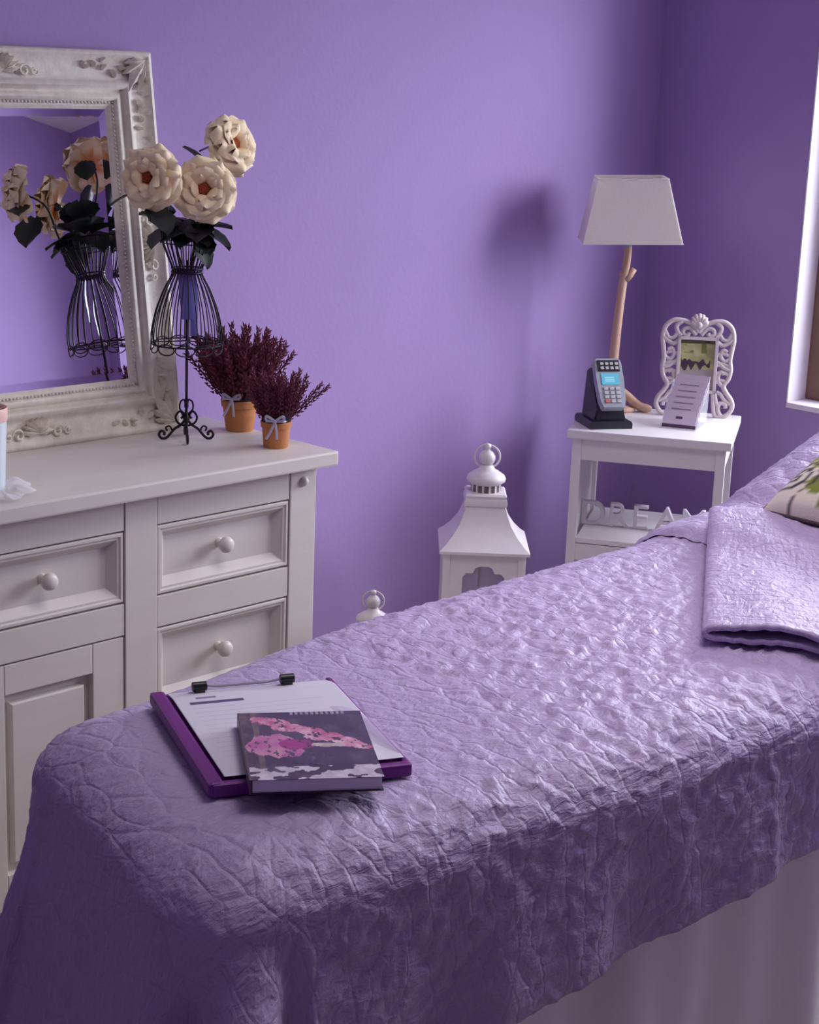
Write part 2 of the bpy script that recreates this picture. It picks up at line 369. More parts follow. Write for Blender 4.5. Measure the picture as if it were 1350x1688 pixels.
# carved ornaments: scrolls and leaves of resin
def leafblob(bm, cx, cz, ang, L, wd, y=.004, curl=.3):
    n = 8; row = []
    for i in range(n + 1):
        t = i / n; a = ang + curl * t; px = cx + math.cos(ang + curl * t * .5) * L * t; pz = cz + math.sin(ang + curl * t * .5) * L * t
        h = wd * math.sin(PI * (.12 + .86 * t)) * (1 + .25 * math.sin(t * 18)); yy = y - .006 * math.sin(PI * t)
        row.append([bm.verts.new((px - math.sin(a) * h, yy + .008, pz + math.cos(a) * h)), bm.verts.new((px, yy - .003, pz)), bm.verts.new((px + math.sin(a) * h, yy + .008, pz - math.cos(a) * h))])
    for a, b in zip(row, row[1:]):
        bm.faces.new((a[0], a[1], b[1], b[0])); bm.faces.new((a[1], a[2], b[2], b[1]))
def scroll(bm, cx, cz, r, a0, turns, rad, y=.006, sgn=1):
    pts = [(cx + r * (1 - .75 * t) * math.cos(a0 + sgn * turns * 2 * PI * t), y - .002, cz + r * (1 - .75 * t) * math.sin(a0 + sgn * turns * 2 * PI * t)) for t in np.linspace(0, 1, 22)]
    tube(bm, pts, [rad * (.7 + .6 * t) for t in np.linspace(0, 1, 22)], 6)
def corner_orn(cx, cz, sx, sz):
    bm = bmesh.new()
    def A(a): return math.atan2(math.sin(a) * sz, math.cos(a) * sx)
    for a, L, wd in ((PI / 4, .085, .010), (.35, .055, .009), (1.2, .055, .009), (.0, .045, .007), (PI / 2, .045, .007), (.75, .05, .014)):
        leafblob(bm, cx + sx * .018, cz + sz * .018, A(a), L, wd, .002, .25 * sx * sz)
    scroll(bm, cx + sx * .034, cz + sz * .024, .013, A(2.2), .9, .0028, sgn=sx * sz); scroll(bm, cx + sx * .024, cz + sz * .034, .013, A(-.6), .9, .0028, sgn=-sx * sz)
    ball(bm, (cx + sx * .024, .004, cz + sz * .022), .007, 8)
    # running vine along both rails
    for s in (0, 1):
        for k in range(7):
            d = .075 + k * .014; o = .028 + .007 * math.sin(k * 1.7)
            px, pz = (cx + sx * d, cz + sz * o) if s == 0 else (cx + sx * o, cz + sz * d)
            leafblob(bm, px, pz, (A(.5 + k) if k % 2 else A(2.5 - k)), .017 - .001 * k, .0045, .008, .6)
    return auto(obj('corner_ornament', bm, m_mframe, mi), 60)
for i in range(4): corner_orn(cs[i][0], cs[i][1], ns[i][0], ns[i][1])
def centre_orn(cx, cz, vert, up=1):
    bm = bmesh.new()
    for k in range(9):
        a = (k - 4) / 4 * 1.45 + PI / 2
        if vert: a -= PI / 2
        if up < 0: a = a + PI
        leafblob(bm, cx, cz, a, .030 + .006 * abs(k - 4) / 4, .006, .006, 0)
    for s in (-1, 1):
        dx, dz = (0, s * .042) if vert else (s * .042, 0)
        scroll(bm, cx + dx, cz + dz, .013, 0 if s > 0 else PI, 1.1, .0028, .008, s); scroll(bm, cx + dx * 1.5, cz + dz * 1.5, .008, 0 if s > 0 else PI, 1, .0022, .009, -s)
    return auto(obj('centre_ornament', bm, m_mframe, mi), 60)
centre_orn(0, MH - .042, False); centre_orn(0, .028, False); centre_orn(hw - .034, MH / 2, True, -1); centre_orn(-hw + .034, MH / 2, True)

# ------------------------------------------------------------------ wire mannequin on the dresser
MX, MY = 2.006, 2.562
mn = thing('mannequin_stand', 'small black wire dress form on scrolled iron feet holding roses before the mirror', 'mannequin', (MX, MY, .8))
zz = [.185, .205, .245, .285, .318, .345, .372, .394]
rr = [.0655, .066, .058, .043, .0275, .036, .046, .0475]
pf = spline([(r, 0, z) for r, z in zip(rr, zz)], 4)
NW = 26; me_w = None
for k in range(NW):
    a = 2 * PI * k / NW
    if me_w is None:
        o = obj('wire', T([p for p in pf], .0012, 5), m_iron, mn, smooth=True); me_w = o.data
    else: o = link('wire', me_w, None, mn)
    o.rotation_euler = (0, 0, a)
def ringp(r, z, n=40, wob=0, k=0): return [(r * math.cos(2 * PI * i / n), r * math.sin(2 * PI * i / n), z + wob * math.cos(k * 2 * PI * i / n)) for i in range(n)]
for r, z, t in ((.0655, .185, .0016), (.0280, .318, .0022), (.0285, .325, .0016), (.0475, .394, .0018), (.046, .372, .0012)):
    obj('hoop', T(ringp(r, z), t, 6, True), m_iron, mn, smooth=True)
for k in range(11):
    a = 2 * PI * k / 11
    pts = [(.0665 * math.cos(a + .27 * math.cos(t)), .0665 * math.sin(a + .27 * math.cos(t)), .180 + .010 * math.sin(t)) for t in np.linspace(0, 2 * PI, 17)[:-1]]
    obj('hem_scroll', T(pts, .0013, 5, True), m_iron, mn, smooth=True)
obj('stem', lathe(bmesh.new(), [(.0026, .03), (.0026, .19), (.0022, .3), (.002, .34)], 8), m_iron, mn, smooth=True)
for k in range(4):   # spokes that hold the hoops
    a = PI / 4 + k * PI / 2; obj('spoke', T([(0, 0, .19), (.0655 * math.cos(a), .0655 * math.sin(a), .185)], .0012, 5), m_iron, mn)
    obj('spoke', T([(0, 0, .317), (.028 * math.cos(a), .028 * math.sin(a), .318)], .0012, 5), m_iron, mn)
me_f = None
for k in range(4):
    a = k * PI / 2 - PI / 4 + .18
    if me_f is None:
        bm = bmesh.new()
        tube(bm, spline([(.002, 0, .040), (.010, 0, .030), (.022, 0, .022), (.036, 0, .006), (.046, 0, .004), (.051, 0, .011), (.047, 0, .018), (.041, 0, .015), (.042, 0, .010)], 5), .0026, 7)
        tube(bm, spline([(.003, 0, .028), (.016, 0, .034), (.020, 0, .046), (.012, 0, .056), (.006, 0, .048), (.010, 0, .042)], 5), .0022, 6)
        tube(bm, spline([(.002, 0, .050), (.012, 0, .060), (.011, 0, .074), (.004, 0, .078), (.002, 0, .070)], 5), .0018, 6)
        tube(bm, spline([(.026, 0, .018), (.031, 0, .027), (.038, 0, .025), (.036, 0, .018)], 5), .0018, 6)
        o = obj('foot', bm, m_iron, mn, smooth=True); me_f = o.data
    else: o = link('foot', me_f, None, mn)
    o.rotation_euler = (0, 0, a)
bm = bmesh.new(); ball(bm, (0, 0, .042), .0065, 10, 1.5); ball(bm, (0, 0, .066), .0045, 10, 1.2); obj('collar', bm, m_iron, mn, smooth=True)
def ribbon(name, pts, wdt, m, parent, up=Vector((0, 0, 1)), **k):
    pts = spline(pts, 6); P = []
    for i, p in enumerate(pts):
        t = (pts[min(i + 1, len(pts) - 1)] - pts[max(i - 1, 0)]).normalized()
        s = t.cross(Vector((-.7, -.7, .15))).normalized() * wdt * .5
        P.append([tuple(p - s), tuple(p), tuple(p + s)])
    return sheet(name, np.array(P), m, parent, thick=.0008, **k)
rb = tag(bpy.data.objects.new('ribbon', None), 'violet blue satin ribbon hanging inside the waist of the wire dress form', 'ribbon')
COL.objects.link(rb); rb.location = (MX, MY, .8)
ribbon('band', [(-.0250, .0, .322), (-.018, -.018, .322), (0, -.0262, .322), (.018, -.018, .322), (.025, 0, .322)], .012, m_blueribbon, rb)
ribbon('tail', [(-.010, -.006, .318), (-.012, -.012, .290), (-.012, -.014, .270), (-.010, -.016, .250), (-.010, -.016, .232)], .026, m_blueribbon, rb)
ribbon('tail', [(.006, -.006, .318), (.007, -.012, .285), (.004, -.016, .250), (.006, -.014, .200)], .014, m_blueribbon, rb)

# ------------------------------------------------------------------ roses
def petal_mesh(seed, cup, ruff):
    rnd = random.Random(seed); n, m = 11, 15; P = np.zeros((m, n, 3)); C_ = np.zeros((m, n, 3))
    ph = rnd.uniform(0, 6)
    for j in range(m):
        v = j / (m - 1)
        for i in range(n):
            u = -1 + 2 * i / (n - 1)
            wd = (.14 + .46 * math.sin(PI / 2 * v / .6)) if v < .6 else .60 * math.sqrt(max(0, 1 - ((v - .6) / .41) ** 2))
            yv = v * (1 - .10 * u * u * v) + ruff * .5 * math.sin(3.1 * u + ph) * v ** 3
            z = -.16 * cup * u * u * v + .10 * math.sin(PI * v * .8) - .20 * v ** 4 + ruff * .8 * math.sin(4 * u + ph) * v ** 4
            P[j, i] = (u * wd, yv, z)
            k = min(1, max(0, (v - .12) / .42)); k = k * k * (3 - 2 * k)
            a = np.array((226, 146, 84)); b = np.array((255, 228, 184)); c = np.array((255, 238, 206)); q = a + (b - a) * k
            if v > .8: q = q + (c - q) * (v - .8) * 4
            C_[j, i] = q
    return P, C_
PET = []
for s in range(4):
    P, c = petal_mesh(s, .9 + .15 * s, .05 + .02 * s)
    o = sheet('petal', P, m_petal, cols=c); PET.append(o.data); COL.objects.unlink(o); bpy.data.objects.remove(o)
def leaf_mesh():
    P = np.zeros((9, 5, 3))
    for j in range(9):
        v = j / 8
        for i in range(5):
            u = -1 + i / 2; P[j, i] = (u * .42 * math.sin(PI * (v * .93 + .05)) ** .8 * (1 + .12 * (j % 2) * abs(u)), v, .10 * abs(u) - .22 * v * v)
    o = sheet('leaf', P, m_leaf, thick=0); me = o.data; COL.objects.unlink(o); bpy.data.objects.remove(o); return me
LEAF = leaf_mesh()
def rose(px, label, normal, R, stem_to, leaves, seed):
    rnd = random.Random(seed); n = Vector(normal).normalized()
    t = thing('artificial_rose', label, 'flower', px, 0, 'cream roses in the wire dress form')
    q = n.to_track_quat('Z', 'X').to_matrix().to_4x4()
    k = 0
    for ring, (cnt, op, sz, off) in enumerate([(7, 8, 1.0, 0), (7, 20, .95, .003), (6, 36, .84, .005), (6, 52, .68, .007), (5, 66, .52, .008)]):
        for i in range(cnt):
            a = 2 * PI * (i + .5 * (ring % 2)) / cnt + rnd.uniform(-.12, .12)
            o = link('petal', PET[rnd.randrange(4)], None, t)
            s = R * sz * rnd.uniform(.92, 1.06)
            o.matrix_local = q @ Matrix.Rotation(a, 4, 'Z') @ Matrix.Translation((0, R * .06 * (1 + ring * .3), off)) @ Matrix.Rotation(math.radians(op + rnd.uniform(-7, 7)), 4, 'X') @ Matrix.Rotation(.16 + rnd.uniform(-.08, .08), 4, 'Y') @ Matrix.Diagonal((s * (1.05 if ring < 3 else .95), s, s, 1))
    bm = bmesh.new()
    for i in range(40):
        a = i * 2.4; r = R * .017 * math.sqrt(i) * 1.5
        tube(bm, [(r * math.cos(a) * .5, r * math.sin(a) * .5, .002), (r * math.cos(a), r * math.sin(a), R * .32)], R * .022, 4)
        ball(bm, (r * math.cos(a), r * math.sin(a), R * .33), R * .035, 6)
    o = obj('heart', bm, m_core, t, smooth=True); o.matrix_local = q
    bm = bmesh.new(); lathe(bm, [(.0, -.012), (.005, -.011), (.009, -.003), (.010, .001)], 10)
    o = obj('sepal_cup', bm, m_leaf, t, smooth=True); o.matrix_local = q
    e = Vector(stem_to) - Vector(px); p0 = -n * .010
    obj('stem', T(spline([p0, p0 - n * .02 + e * .15, e * .6 + Vector((0, 0, .005)), e], 5), .0021, 6), m_leaf, t, smooth=True)
    for (lx, dr_, L) in leaves:
        o = link('leaf', LEAF, None, t); d = Vector(dr_).normalized()
        o.matrix_local = Matrix.Translation(Vector(lx) - Vector(px)) @ d.to_track_quat('Y', 'Z').to_matrix().to_4x4() @ Matrix.Diagonal((L, L, L, 1))
    return t
tocam = Vector((-.69, -.68, .1)); rgt = Vector((.706, -.707, .04)); upv = Vector((.1, .1, .98))
def at_px(u, v, y):   # a place in the room from three measured numbers, evaluated once here
    d = right * ((u - 675) / 2870) + down * ((v - 844) / 2870) + fwd; return Vector((0, 0, 1.5)) + d * (y / d.y)
b0 = Vector((MX, MY, 1.118))
pL = at_px(250, 294, 2.53); pM = at_px(337, 314, 2.50); pR = at_px(377, 241, 2.53)
top = Vector((MX, MY, 1.20))
rose(pL, 'cream rose at left of the three, overlapping the mirror frame', tocam * 1 - rgt * .35 + upv * .05, .055, b0 + Vector((-.006, 0, 0)),
     [(top + Vector((-.02, -.02, -.012)), -rgt + tocam * .4 - upv * .1, .048), (pL + Vector((-.02, .03, -.03)), -rgt + upv * -.3, .045), (top + Vector((-.01, .02, 0)), -rgt * .6 + Vector((0, .6, .5)), .08), (top + Vector((-.01, .03, .02)), Vector((-.5, .6, .6)), .075), (top + Vector((-.015, -.02, -.01)), tocam - upv * .4 - rgt * .2, .05), (pL + Vector((.01, .02, -.05)), tocam * .5 + rgt * .6 - upv * .6, .07), (top + Vector((-.01, -.01, .02)), -rgt * .6 + upv * .9, .06), (top + Vector((.0, .01, .0)), Vector((-.2, .8, -.3)), .09)], 1)
rose(pM, 'cream rose in front at centre of the three, orange heart facing the room', tocam + upv * .12 + rgt * .05, .058, b0 + Vector((0, -.008, 0)),
     [(top + Vector((0, -.02, .0)), tocam * .6 + rgt * .5 - upv * .4, .055), (top + Vector((.01, -.02, 0)), rgt - upv * .45 + tocam * .2, .07), (top + Vector((-.02, -.02, .0)), tocam * .8 - rgt * .5 - upv * .2, .055), (top + Vector((.0, -.02, -.02)), tocam * .3 + rgt * .7 - upv * 1.0, .060), (top + Vector((0, -.01, 0)), rgt * .9 + upv * .15, .075), (top + Vector((.005, -.02, -.015)), tocam * .7 + rgt * .6 - upv * .5, .055), (top + Vector((.012, -.01, .01)), tocam * .7 + rgt * .1 - upv * .25, .075), (top + Vector((-.02, -.01, .01)), tocam * .3 - rgt * .8 + upv * .35, .055)], 2)
rose(pR, 'cream rose highest at right of the three, tilted away to the right', rgt * .75 + upv * .28 + tocam * .55, .055, b0 + Vector((.008, 0, 0)),
     [(pR + Vector((-.02, .02, -.045)), tocam * .4 - upv * .9 + rgt * .2, .055), (pR - rgt * .045 - upv * .035, -rgt * .6 + upv * .75, .05), (pR - rgt * .02 - upv * .0, -rgt * 1 - upv * .1, .035), (top + Vector((.01, .0, .01)), rgt * .8 + upv * .5, .06), (top + Vector((.0, .03, 0)), Vector((.2, .9, .2)), .075)], 3)

# ------------------------------------------------------------------ potted heathers
def sprig_mesh(seed):
    rnd = random.Random(seed); bm = bmesh.new(); n = 9
    tube(bm, [(0, .02 * math.sin(i / n * 2 + seed), i / n) for i in range(n + 1)], [.016] * n + [.004], 4)
    for k in range(36):
        z = .22 + .76 * k / 36; r = .075 * (1.12 - z) + .014; a = k * 2.4
        c = Vector((r * math.cos(a) * .7, r * math.sin(a) * .7 + .02 * math.sin(z * 2 + seed), z)); d = Vector((math.cos(a), math.sin(a), 1.3)).normalized()
        s = d.orthogonal().normalized() * .026; e = d.cross(s)
        vs = [bm.verts.new(c + s), bm.verts.new(c + e), bm.verts.new(c - s), bm.verts.new(c - e)]; tp = bm.verts.new(c + d * .075)
        for i in range(4): bm.faces.new((vs[i], vs[(i + 1) % 4], tp))
    me = bpy.data.meshes.new('sprig'); bm.to_mesh(me); bm.free(); me.materials.append(m_heather); return me
SPR = [sprig_mesh(i) for i in range(3)]
def heather(label, loc, rb_, rt, h, nspr, L, spread, seed, extra=(), bow=0):
    rnd = random.Random(seed); t = thing('potted_heather', label, 'plant', loc, 0, 'heathers in clay pots on the dresser')
    auto(obj('pot', lathe(bmesh.new(), [(rb_ * .95, 0), (rb_, .002), (rt * .93, h * .78), (rt * .93, h * .785)], 28), m_terra, t))
    auto(obj('rim', lathe(bmesh.new(), [(rt * .93, h * .76), (rt * 1.0, h * .77), (rt * 1.04, h * .98), (rt * 1.02, h), (rt * .92, h), (rt * .90, h * .88)], 28, cap=False), m_terra, t))
    o = auto(obj('soil', lathe(bmesh.new(), [(rt * .9, h * .86), (rt * .97, h * 1.02), (rt * .98, h * 1.18), (rt * .72, h * 1.42), (0, h * 1.5)], 16), m_soil, t), 80)
    for i in range(nspr):
        a = i * 2.39996; q = math.sqrt((i + .5) / nspr); tilt = q * spread * rnd.uniform(.7, 1.12)
        s = L * rnd.uniform(.66, 1.05) * (1 - .12 * q)
        o = link('sprig', SPR[i % 3], None, t, loc=(rt * .8 * q * math.cos(a), rt * .8 * q * math.sin(a), h * .92))
        o.rotation_euler = Euler((0, tilt, a), 'XYZ'); o.scale = (L * .74, L * .74, s)
    for (a, tilt, s) in extra:
        o = link('sprig', SPR[0], None, t, loc=(rt * .6 * math.cos(a), rt * .6 * math.sin(a), h * .95)); o.rotation_euler = Euler((0, tilt, a), 'XYZ'); o.scale = (s * .8, s * .8, s)
    # ribbon tied round the neck with a bow
    R2 = rt * 1.07; zb = h * 1.10; dn = Vector((-.71, -.70, 0)); sd = Vector((.706, -.708, 0)); c = dn * (R2 + .003) + sd * bow + Vector((0, 0, zb))
    pts = [(R2 * math.cos(a), R2 * math.sin(a), zb) for a in np.linspace(-PI * .95, PI * .95, 30)]
    bm = bmesh.new()
    for sgn in (-1, 1):
        pass
    o = ribbon('ribbon', [c - sd * .020 - dn * .016 - Vector((0, 0, .004)), c - sd * .011 - dn * .004, c, c + sd * .012 - dn * .004, c + sd * .021 - dn * .017 - Vector((0, 0, .004))], .005, m_ribbon, t)
    for sx in (-1, 1):
        ribbon('bow_loop', [c, c + sd * sx * .010 + Vector((0, 0, .008)) + dn * .004, c + sd * sx * .016 + Vector((0, 0, .010)) + dn * .004, c + sd * sx * .015 + Vector((0, 0, .003)) + dn * .003, c], .005, m_ribbon, t)
        ribbon('bow_tail', [c, c + sd * (sx * .005 - .002) - Vector((0, 0, .018)) + dn * .002, c + sd * (sx * .010 - .006) - Vector((0, 0, .034)) + dn * .001], .0045, m_ribbon, t)
    obj('bow_knot', ball(bmesh.new(), tuple(c + dn * .002), .0035, 8), m_ribbon, t, smooth=True)
    return t
heather('larger maroon heather in a clay pot, left of the smaller one', (2.150, 2.578, .8), .027, .036, .062, 78, .155, .66, 5, bow=-.012)
heather('smaller maroon heather in a clay pot, nearest the dresser corner', (2.107, 2.420, .8), .0235, .0285, .050, 52, .112, .54, 9, extra=((-.72, .85, .110), (-.85, .72, .105)), bow=.0)

# candle at the left edge of the picture
cd = thing('candle', 'tall white glass candle with a peach rim at the left edge of the dresser', 'candle', (1.481, 2.425, .8))
auto(obj('glass_jar', lathe(bmesh.new(), [(.034, 0), (.036, .003), (.041, .128), (.0395, .128)], 36, cap=False), m_candle, cd))
auto(obj('wax', lathe(bmesh.new(), [(.0, .006), (.033, .006), (.038, .112), (0, .112)], 30), m_candle, cd))
auto(obj('rim_band', lathe(bmesh.new(), [(.0412, .122), (.0420, .124), (.0424, .142), (.0415, .144), (.040, .142), (.0395, .124)], 36, cap=False), m_candletop, cd))
obj('wick', T([(0, 0, .11), (.001, 0, .122)], .0012, 5), m_black, cd)
th = np.linspace(0, 2 * PI, 121); P = []
for j in range(9):
    q = j / 8; r = .041 + q * .040 + .006 * np.sin(th * 9 + q * 2) * q; z = .802 + .0018 + .012 * np.sin(PI * q * .9) * (1 + .6 * np.sin(th * 7 + 1))*(1-q*.6) + .002 * np.sin(th * 17) ** 2
    P.append(np.stack([1.481 + r * np.cos(th), 2.425 + r * np.sin(th), z], -1))
o = sheet('tulle_wrap', np.array(P), m_tulle); tag(o, 'crumpled sheer white tulle around the foot of the candle', 'tulle')

# ------------------------------------------------------------------ corner table
RT = math.atan2(-.857, .514)
A_ = Vector((.514, -.857, 0)); Bv = Vector((.857, .514, 0)); F1 = Vector((3.085, 2.518, 0))
tb = thing('side_table', 'white side table with a lower shelf standing across the corner by the window', 'table', F1, RT)
TW, TD = .378, .352
obj('table_top', B(0, TW, 0, TD, .680, .700, .003), m_table, tb)
obj('apron', B(.030, TW - .030, .016, .030, .628, .680, .001), m_table, tb)
obj('apron', B(.030, TW - .030, TD - .03, TD - .016, .640, .680, .001), m_table, tb)
obj('side_panel', B(.012, .024, .034, TD - .034, .0, .680, .001), m_table, tb)
obj('apron', B(TW - .026, TW - .014, .034, TD - .034, .628, .680, .001), m_table, tb)
for a in (.012, TW - .034):
    for b in (.012, TD - .034): obj('leg', B(a, a + .022, b, b + .022, 0, .680, .0015), m_table, tb)
obj('shelf', B(.034, TW - .034, .014, TD - .014, .428, .440, .001), m_table, tb)
obj('shelf_rail', B(.034, TW - .034, .016, .028, .385, .426, .001), m_table, tb)
obj('shelf_rail', B(TW - .030, TW - .018, .034, TD - .034, .39, .44, .001), m_table, tb)
def onT(a, b, z=.700): return F1 + A_ * a + Bv * b + Vector((0, 0, z))
# letters
for ch, a in zip('DREAM', (.054, .114, .168, .232, .296)):
    cu = bpy.data.curves.new('letter', 'FONT'); cu.body = ch; cu.size = .086; cu.extrude = .0075; cu.bevel_depth = .0012; cu.offset = -.0012; cu.align_x = 'CENTER'
    to = bpy.data.objects.new('tmp', cu); COL.objects.link(to); dg = bpy.context.evaluated_depsgraph_get(); dg.update()
    me = bpy.data.meshes.new_from_object(to.evaluated_get(dg)); bpy.data.objects.remove(to)
    me.transform(Matrix.Rotation(PI / 2, 4, 'X'))
    zmin = min(v.co.z for v in me.vertices); me.transform(Matrix.Translation((0, 0, -zmin)))
    o = link('wooden_letter', me, m_letter, loc=onT(a, .155, .4402)); o.rotation_euler = (0, 0, RT + (.12 if ch in 'RM' else -.05))
    if me.materials: me.materials.clear()
    me.materials.append(m_letter)
    tag(o, 'white letter %s of the word DREAM on the table shelf' % ch, 'letter', 'letters on the table shelf')

# lamp
LZ = Vector((3.366, 2.595, .7)); 
lp = thing('table_lamp', 'table lamp with cream tapered shade and pale branch stem on the side table', 'lamp', LZ, math.radians(-47))
px_pts = spline([(.004, 0, .028), (-.012, .0, .06), (-.016, 0, .11), (-.013, 0, .20), (-.007, 0, .30), (.0, 0, .36), (.002, 0, .405)], 6)
obj('stem', T(px_pts, [.0145 - .006 * i / len(px_pts) for i in range(len(px_pts))], 12), m_drift, lp, smooth=True)
obj('branch_stub', T([(.0, 0, .325), (.010, 0, .335), (.020, 0, .350)], [.011, .009, .007], 10), m_drift, lp, smooth=True)
obj('branch_stub', T([(-.004, 0, .330), (-.012, -.002, .343)], [.010, .006], 10), m_drift, lp, smooth=True)
for a, L in ((.0, .085), (2.2, .05), (-2.2, .05)):
    P_ = [(-.008 + 0, 0, .06), (-.004 + .3 * L * math.cos(a), .3 * L * math.sin(a), .040), (.65 * L * math.cos(a), .65 * L * math.sin(a), .014), (L * math.cos(a), L * math.sin(a), .008)]
    pp = spline(P_, 6); obj('root_foot', T(pp, [.011] * (len(pp) - 4) + [.011, .0095, .008, .006][:4], 10), m_drift, lp, smooth=True)
obj('base', lathe(bmesh.new(), [(.040, 0), (.044, .003), (.042, .010), (.020, .016), (.010, .03)], 28, rx=1.05, ry=.7), m_drift, lp, smooth=True)
obj('socket', lathe(bmesh.new(), [(.009, .40), (.010, .402), (.010, .432), (.006, .436)], 16), m_grey, lp, smooth=True)
obj('bulb', ball(bmesh.new(), (0.002, 0, .47), .026, 14, 1.15), mat('bulb_glass', (.85, .85, .85, 1), .3), lp, smooth=True)
bm = bmesh.new(); zb, zt = .418, .566; a0, a1 = .117, .083
V = []
for k, (s, z) in enumerate(((a0, zb), (a1, zt), (a1 - .003, zt), (a0 - .003, zb))):
    V.append([bm.verts.new((sx * s, sy * s * .86, z)) for sx, sy in ((-1, -1), (1, -1), (1, 1), (-1, 1))])
for i in range(4):
    for k in range(4): bm.faces.new((V[i][k], V[i][(k + 1) % 4], V[(i + 1) % 4][(k + 1) % 4], V[(i + 1) % 4][k]))
obj('lamp_shade', bm, m_shade, lp)
for s, z in ((a0, zb), (a1, zt)):
    obj('shade_trim', T([(-s, -s * .86, z), (s, -s * .86, z), (s, s * .86, z), (-s, s * .86, z)], .0018, 6, True), m_shade, lp)
obj('shade_spider', box(box(B(-.083, .083, -.0015, .0015, .556, .559), -.0015, .0015, -.070, .070, .556, .559), -.0015, .0015, -.0015, .0015, .490, .557), m_grey, lp)
for o in lp.children:      # the shade sits slightly crooked on its stem
    if o.name.startswith('shade') or o.name.startswith('lamp_shade'): o.rotation_euler = (0, math.radians(-2.2), 0); o.location = (.0188, 0, .0)


def atz(u, v, z): 
    d = right * ((u - 675) / 2870) + down * ((v - 844) / 2870) + fwd; return Vector((0, 0, 1.5)) + d * ((z - 1.5) / d.z)
# card terminal in its dock
RD = math.radians(-31); DA = Vector((math.cos(RD), math.sin(RD), 0)); DB = Vector((-math.sin(RD), math.cos(RD), 0))
DK = atz(973, 708, .7)
tm = thing('card_terminal_dock', 'black charging dock holding the card terminal at the left of the table top', 'dock', DK, RD)
obj('base', prism([(0, 0), (.0, .012), (.004, .018), (.100, .018), (.104, .012), (.104, 0)], 0, .11), m_black, tm)
bm = bmesh.new()
vs = [(.012, .012, .018), (.092, .012, .018), (.092, .098, .018), (.012, .098, .018), (.022, .016, .046), (.084, .016, .046), (.084, .075, .135), (.022, .075, .135), (.018, .098, .125), (.088, .098, .125)]
v = [bm.verts.new(p) for p in vs]
for f in ((0, 3, 2, 1), (0, 1, 5, 4), (4, 5, 6, 7), (7, 6, 9, 8), (8, 9, 2, 3), (1, 2, 9, 6, 5), (0, 4, 7, 8, 3)): bm.faces.new([v[i] for i in f])
bmesh.ops.bevel(bm, geom=bm.edges[:], offset=.003, segments=2, affect='EDGES')
obj('cradle', bm, m_black, tm)
# handset frame: leans like the cradle face
hs = thing('card_terminal', 'grey card payment terminal with teal screen propped in the black dock', 'card terminal', DK + DA * .053 + DB * .010 + Vector((0, 0, .040)), RD)
hs.rotation_euler = (-math.radians(33), 0, RD)
bm = bmesh.new(); O = [(-.027, 0), (.027, 0), (.031, .02), (.034, .075), (.034, .118), (.028, .126), (-.028, .126), (-.034, .118), (-.034, .075), (-.031, .02)]
bm = prism(O, -.022, -.002); bmesh.ops.bevel(bm, geom=bm.edges[:], offset=.002, segments=2, affect='EDGES')
obj('case', bm, m_grey, hs)
obj('printer_lid', B(-.027, .027, -.0245, -.0215, .092, .120, .001), m_black, hs)
for i in range(4):
    for j in range(2): obj('function_key', B(-.021 + i * .012, -.013 + i * .012, -.0262, -.0240, .096 + j * .011, .103 + j * .011, .0006), m_key, hs)
u_, v_ = np.meshgrid(np.linspace(0, 1, 24), np.linspace(0, 1, 16))
P = np.stack([-.022 + .044 * u_, np.full(u_.shape, -.0232), .058 + .029 * v_], -1)
c = np.zeros(P.shape); c[:] = (96, 178, 196); c[(v_ > .2) & (v_ < .8) & (u_ > .2) & (u_ < .7) & ((v_ * 10).astype(int) % 2 == 0)] = (150, 214, 222)
bm_s = mat('lcd_screen', (1, 1, 1, 1), .3, attr='Col'); nt = bm_s.node_tree; at = [n for n in nt.nodes if n.type == 'ATTRIBUTE'][0]; nt.links.new(at.outputs['Color'], nt.nodes['Principled BSDF'].inputs['Emission Color']); nt.nodes['Principled BSDF'].inputs['Emission Strength'].default_value = .12
sheet('screen', P, bm_s, hs, cols=c)
for i in range(3):
    for j in range(4): obj('key', B(-.020 + i * .0145, -.0095 + i * .0145, -.0245, -.0215, .013 + j * .0105, .0205 + j * .0105, .0008), m_redkey if (j == 0 and i == 0) else m_key, hs)

# ornate photo frame
pfm = thing('photo_frame', 'cream baroque openwork photo frame leaning back at the right of the table top', 'photo frame', (3.468, 2.438, .7), math.radians(-50))
pfm.rotation_euler = (-math.radians(9), 0, math.radians(-50))
pfm.scale = (1.03, 1, 1)
def fl(pts, r, name='scroll', closed=False, n=6):
    r = [q * 1.22 for q in r] if hasattr(r, '__len__') else r * 1.22
    bm = T(spline([(a, 0, b) for a, b in pts], n, closed), r, 8, closed); bm.transform(Matrix.Diagonal((1, .8, 1, 1)))
    return obj(name, bm, m_orn, pfm, smooth=True)
iw, z0, z1 = .044, .062, .190
for a0_, b0_ in (((-iw, z0), (iw, z0)), ((iw, z0), (iw, z1)), ((iw, z1), (-iw, z1)), ((-iw, z1), (-iw, z0))):
    x0_, x1_ = sorted((a0_[0], b0_[0])); q0, q1 = sorted((a0_[1], b0_[1]))
    obj('inner_moulding', B(x0_ - .004, x1_ + .004, -.006, .004, q0 - .004, q1 + .004, .0015), m_orn, pfm)
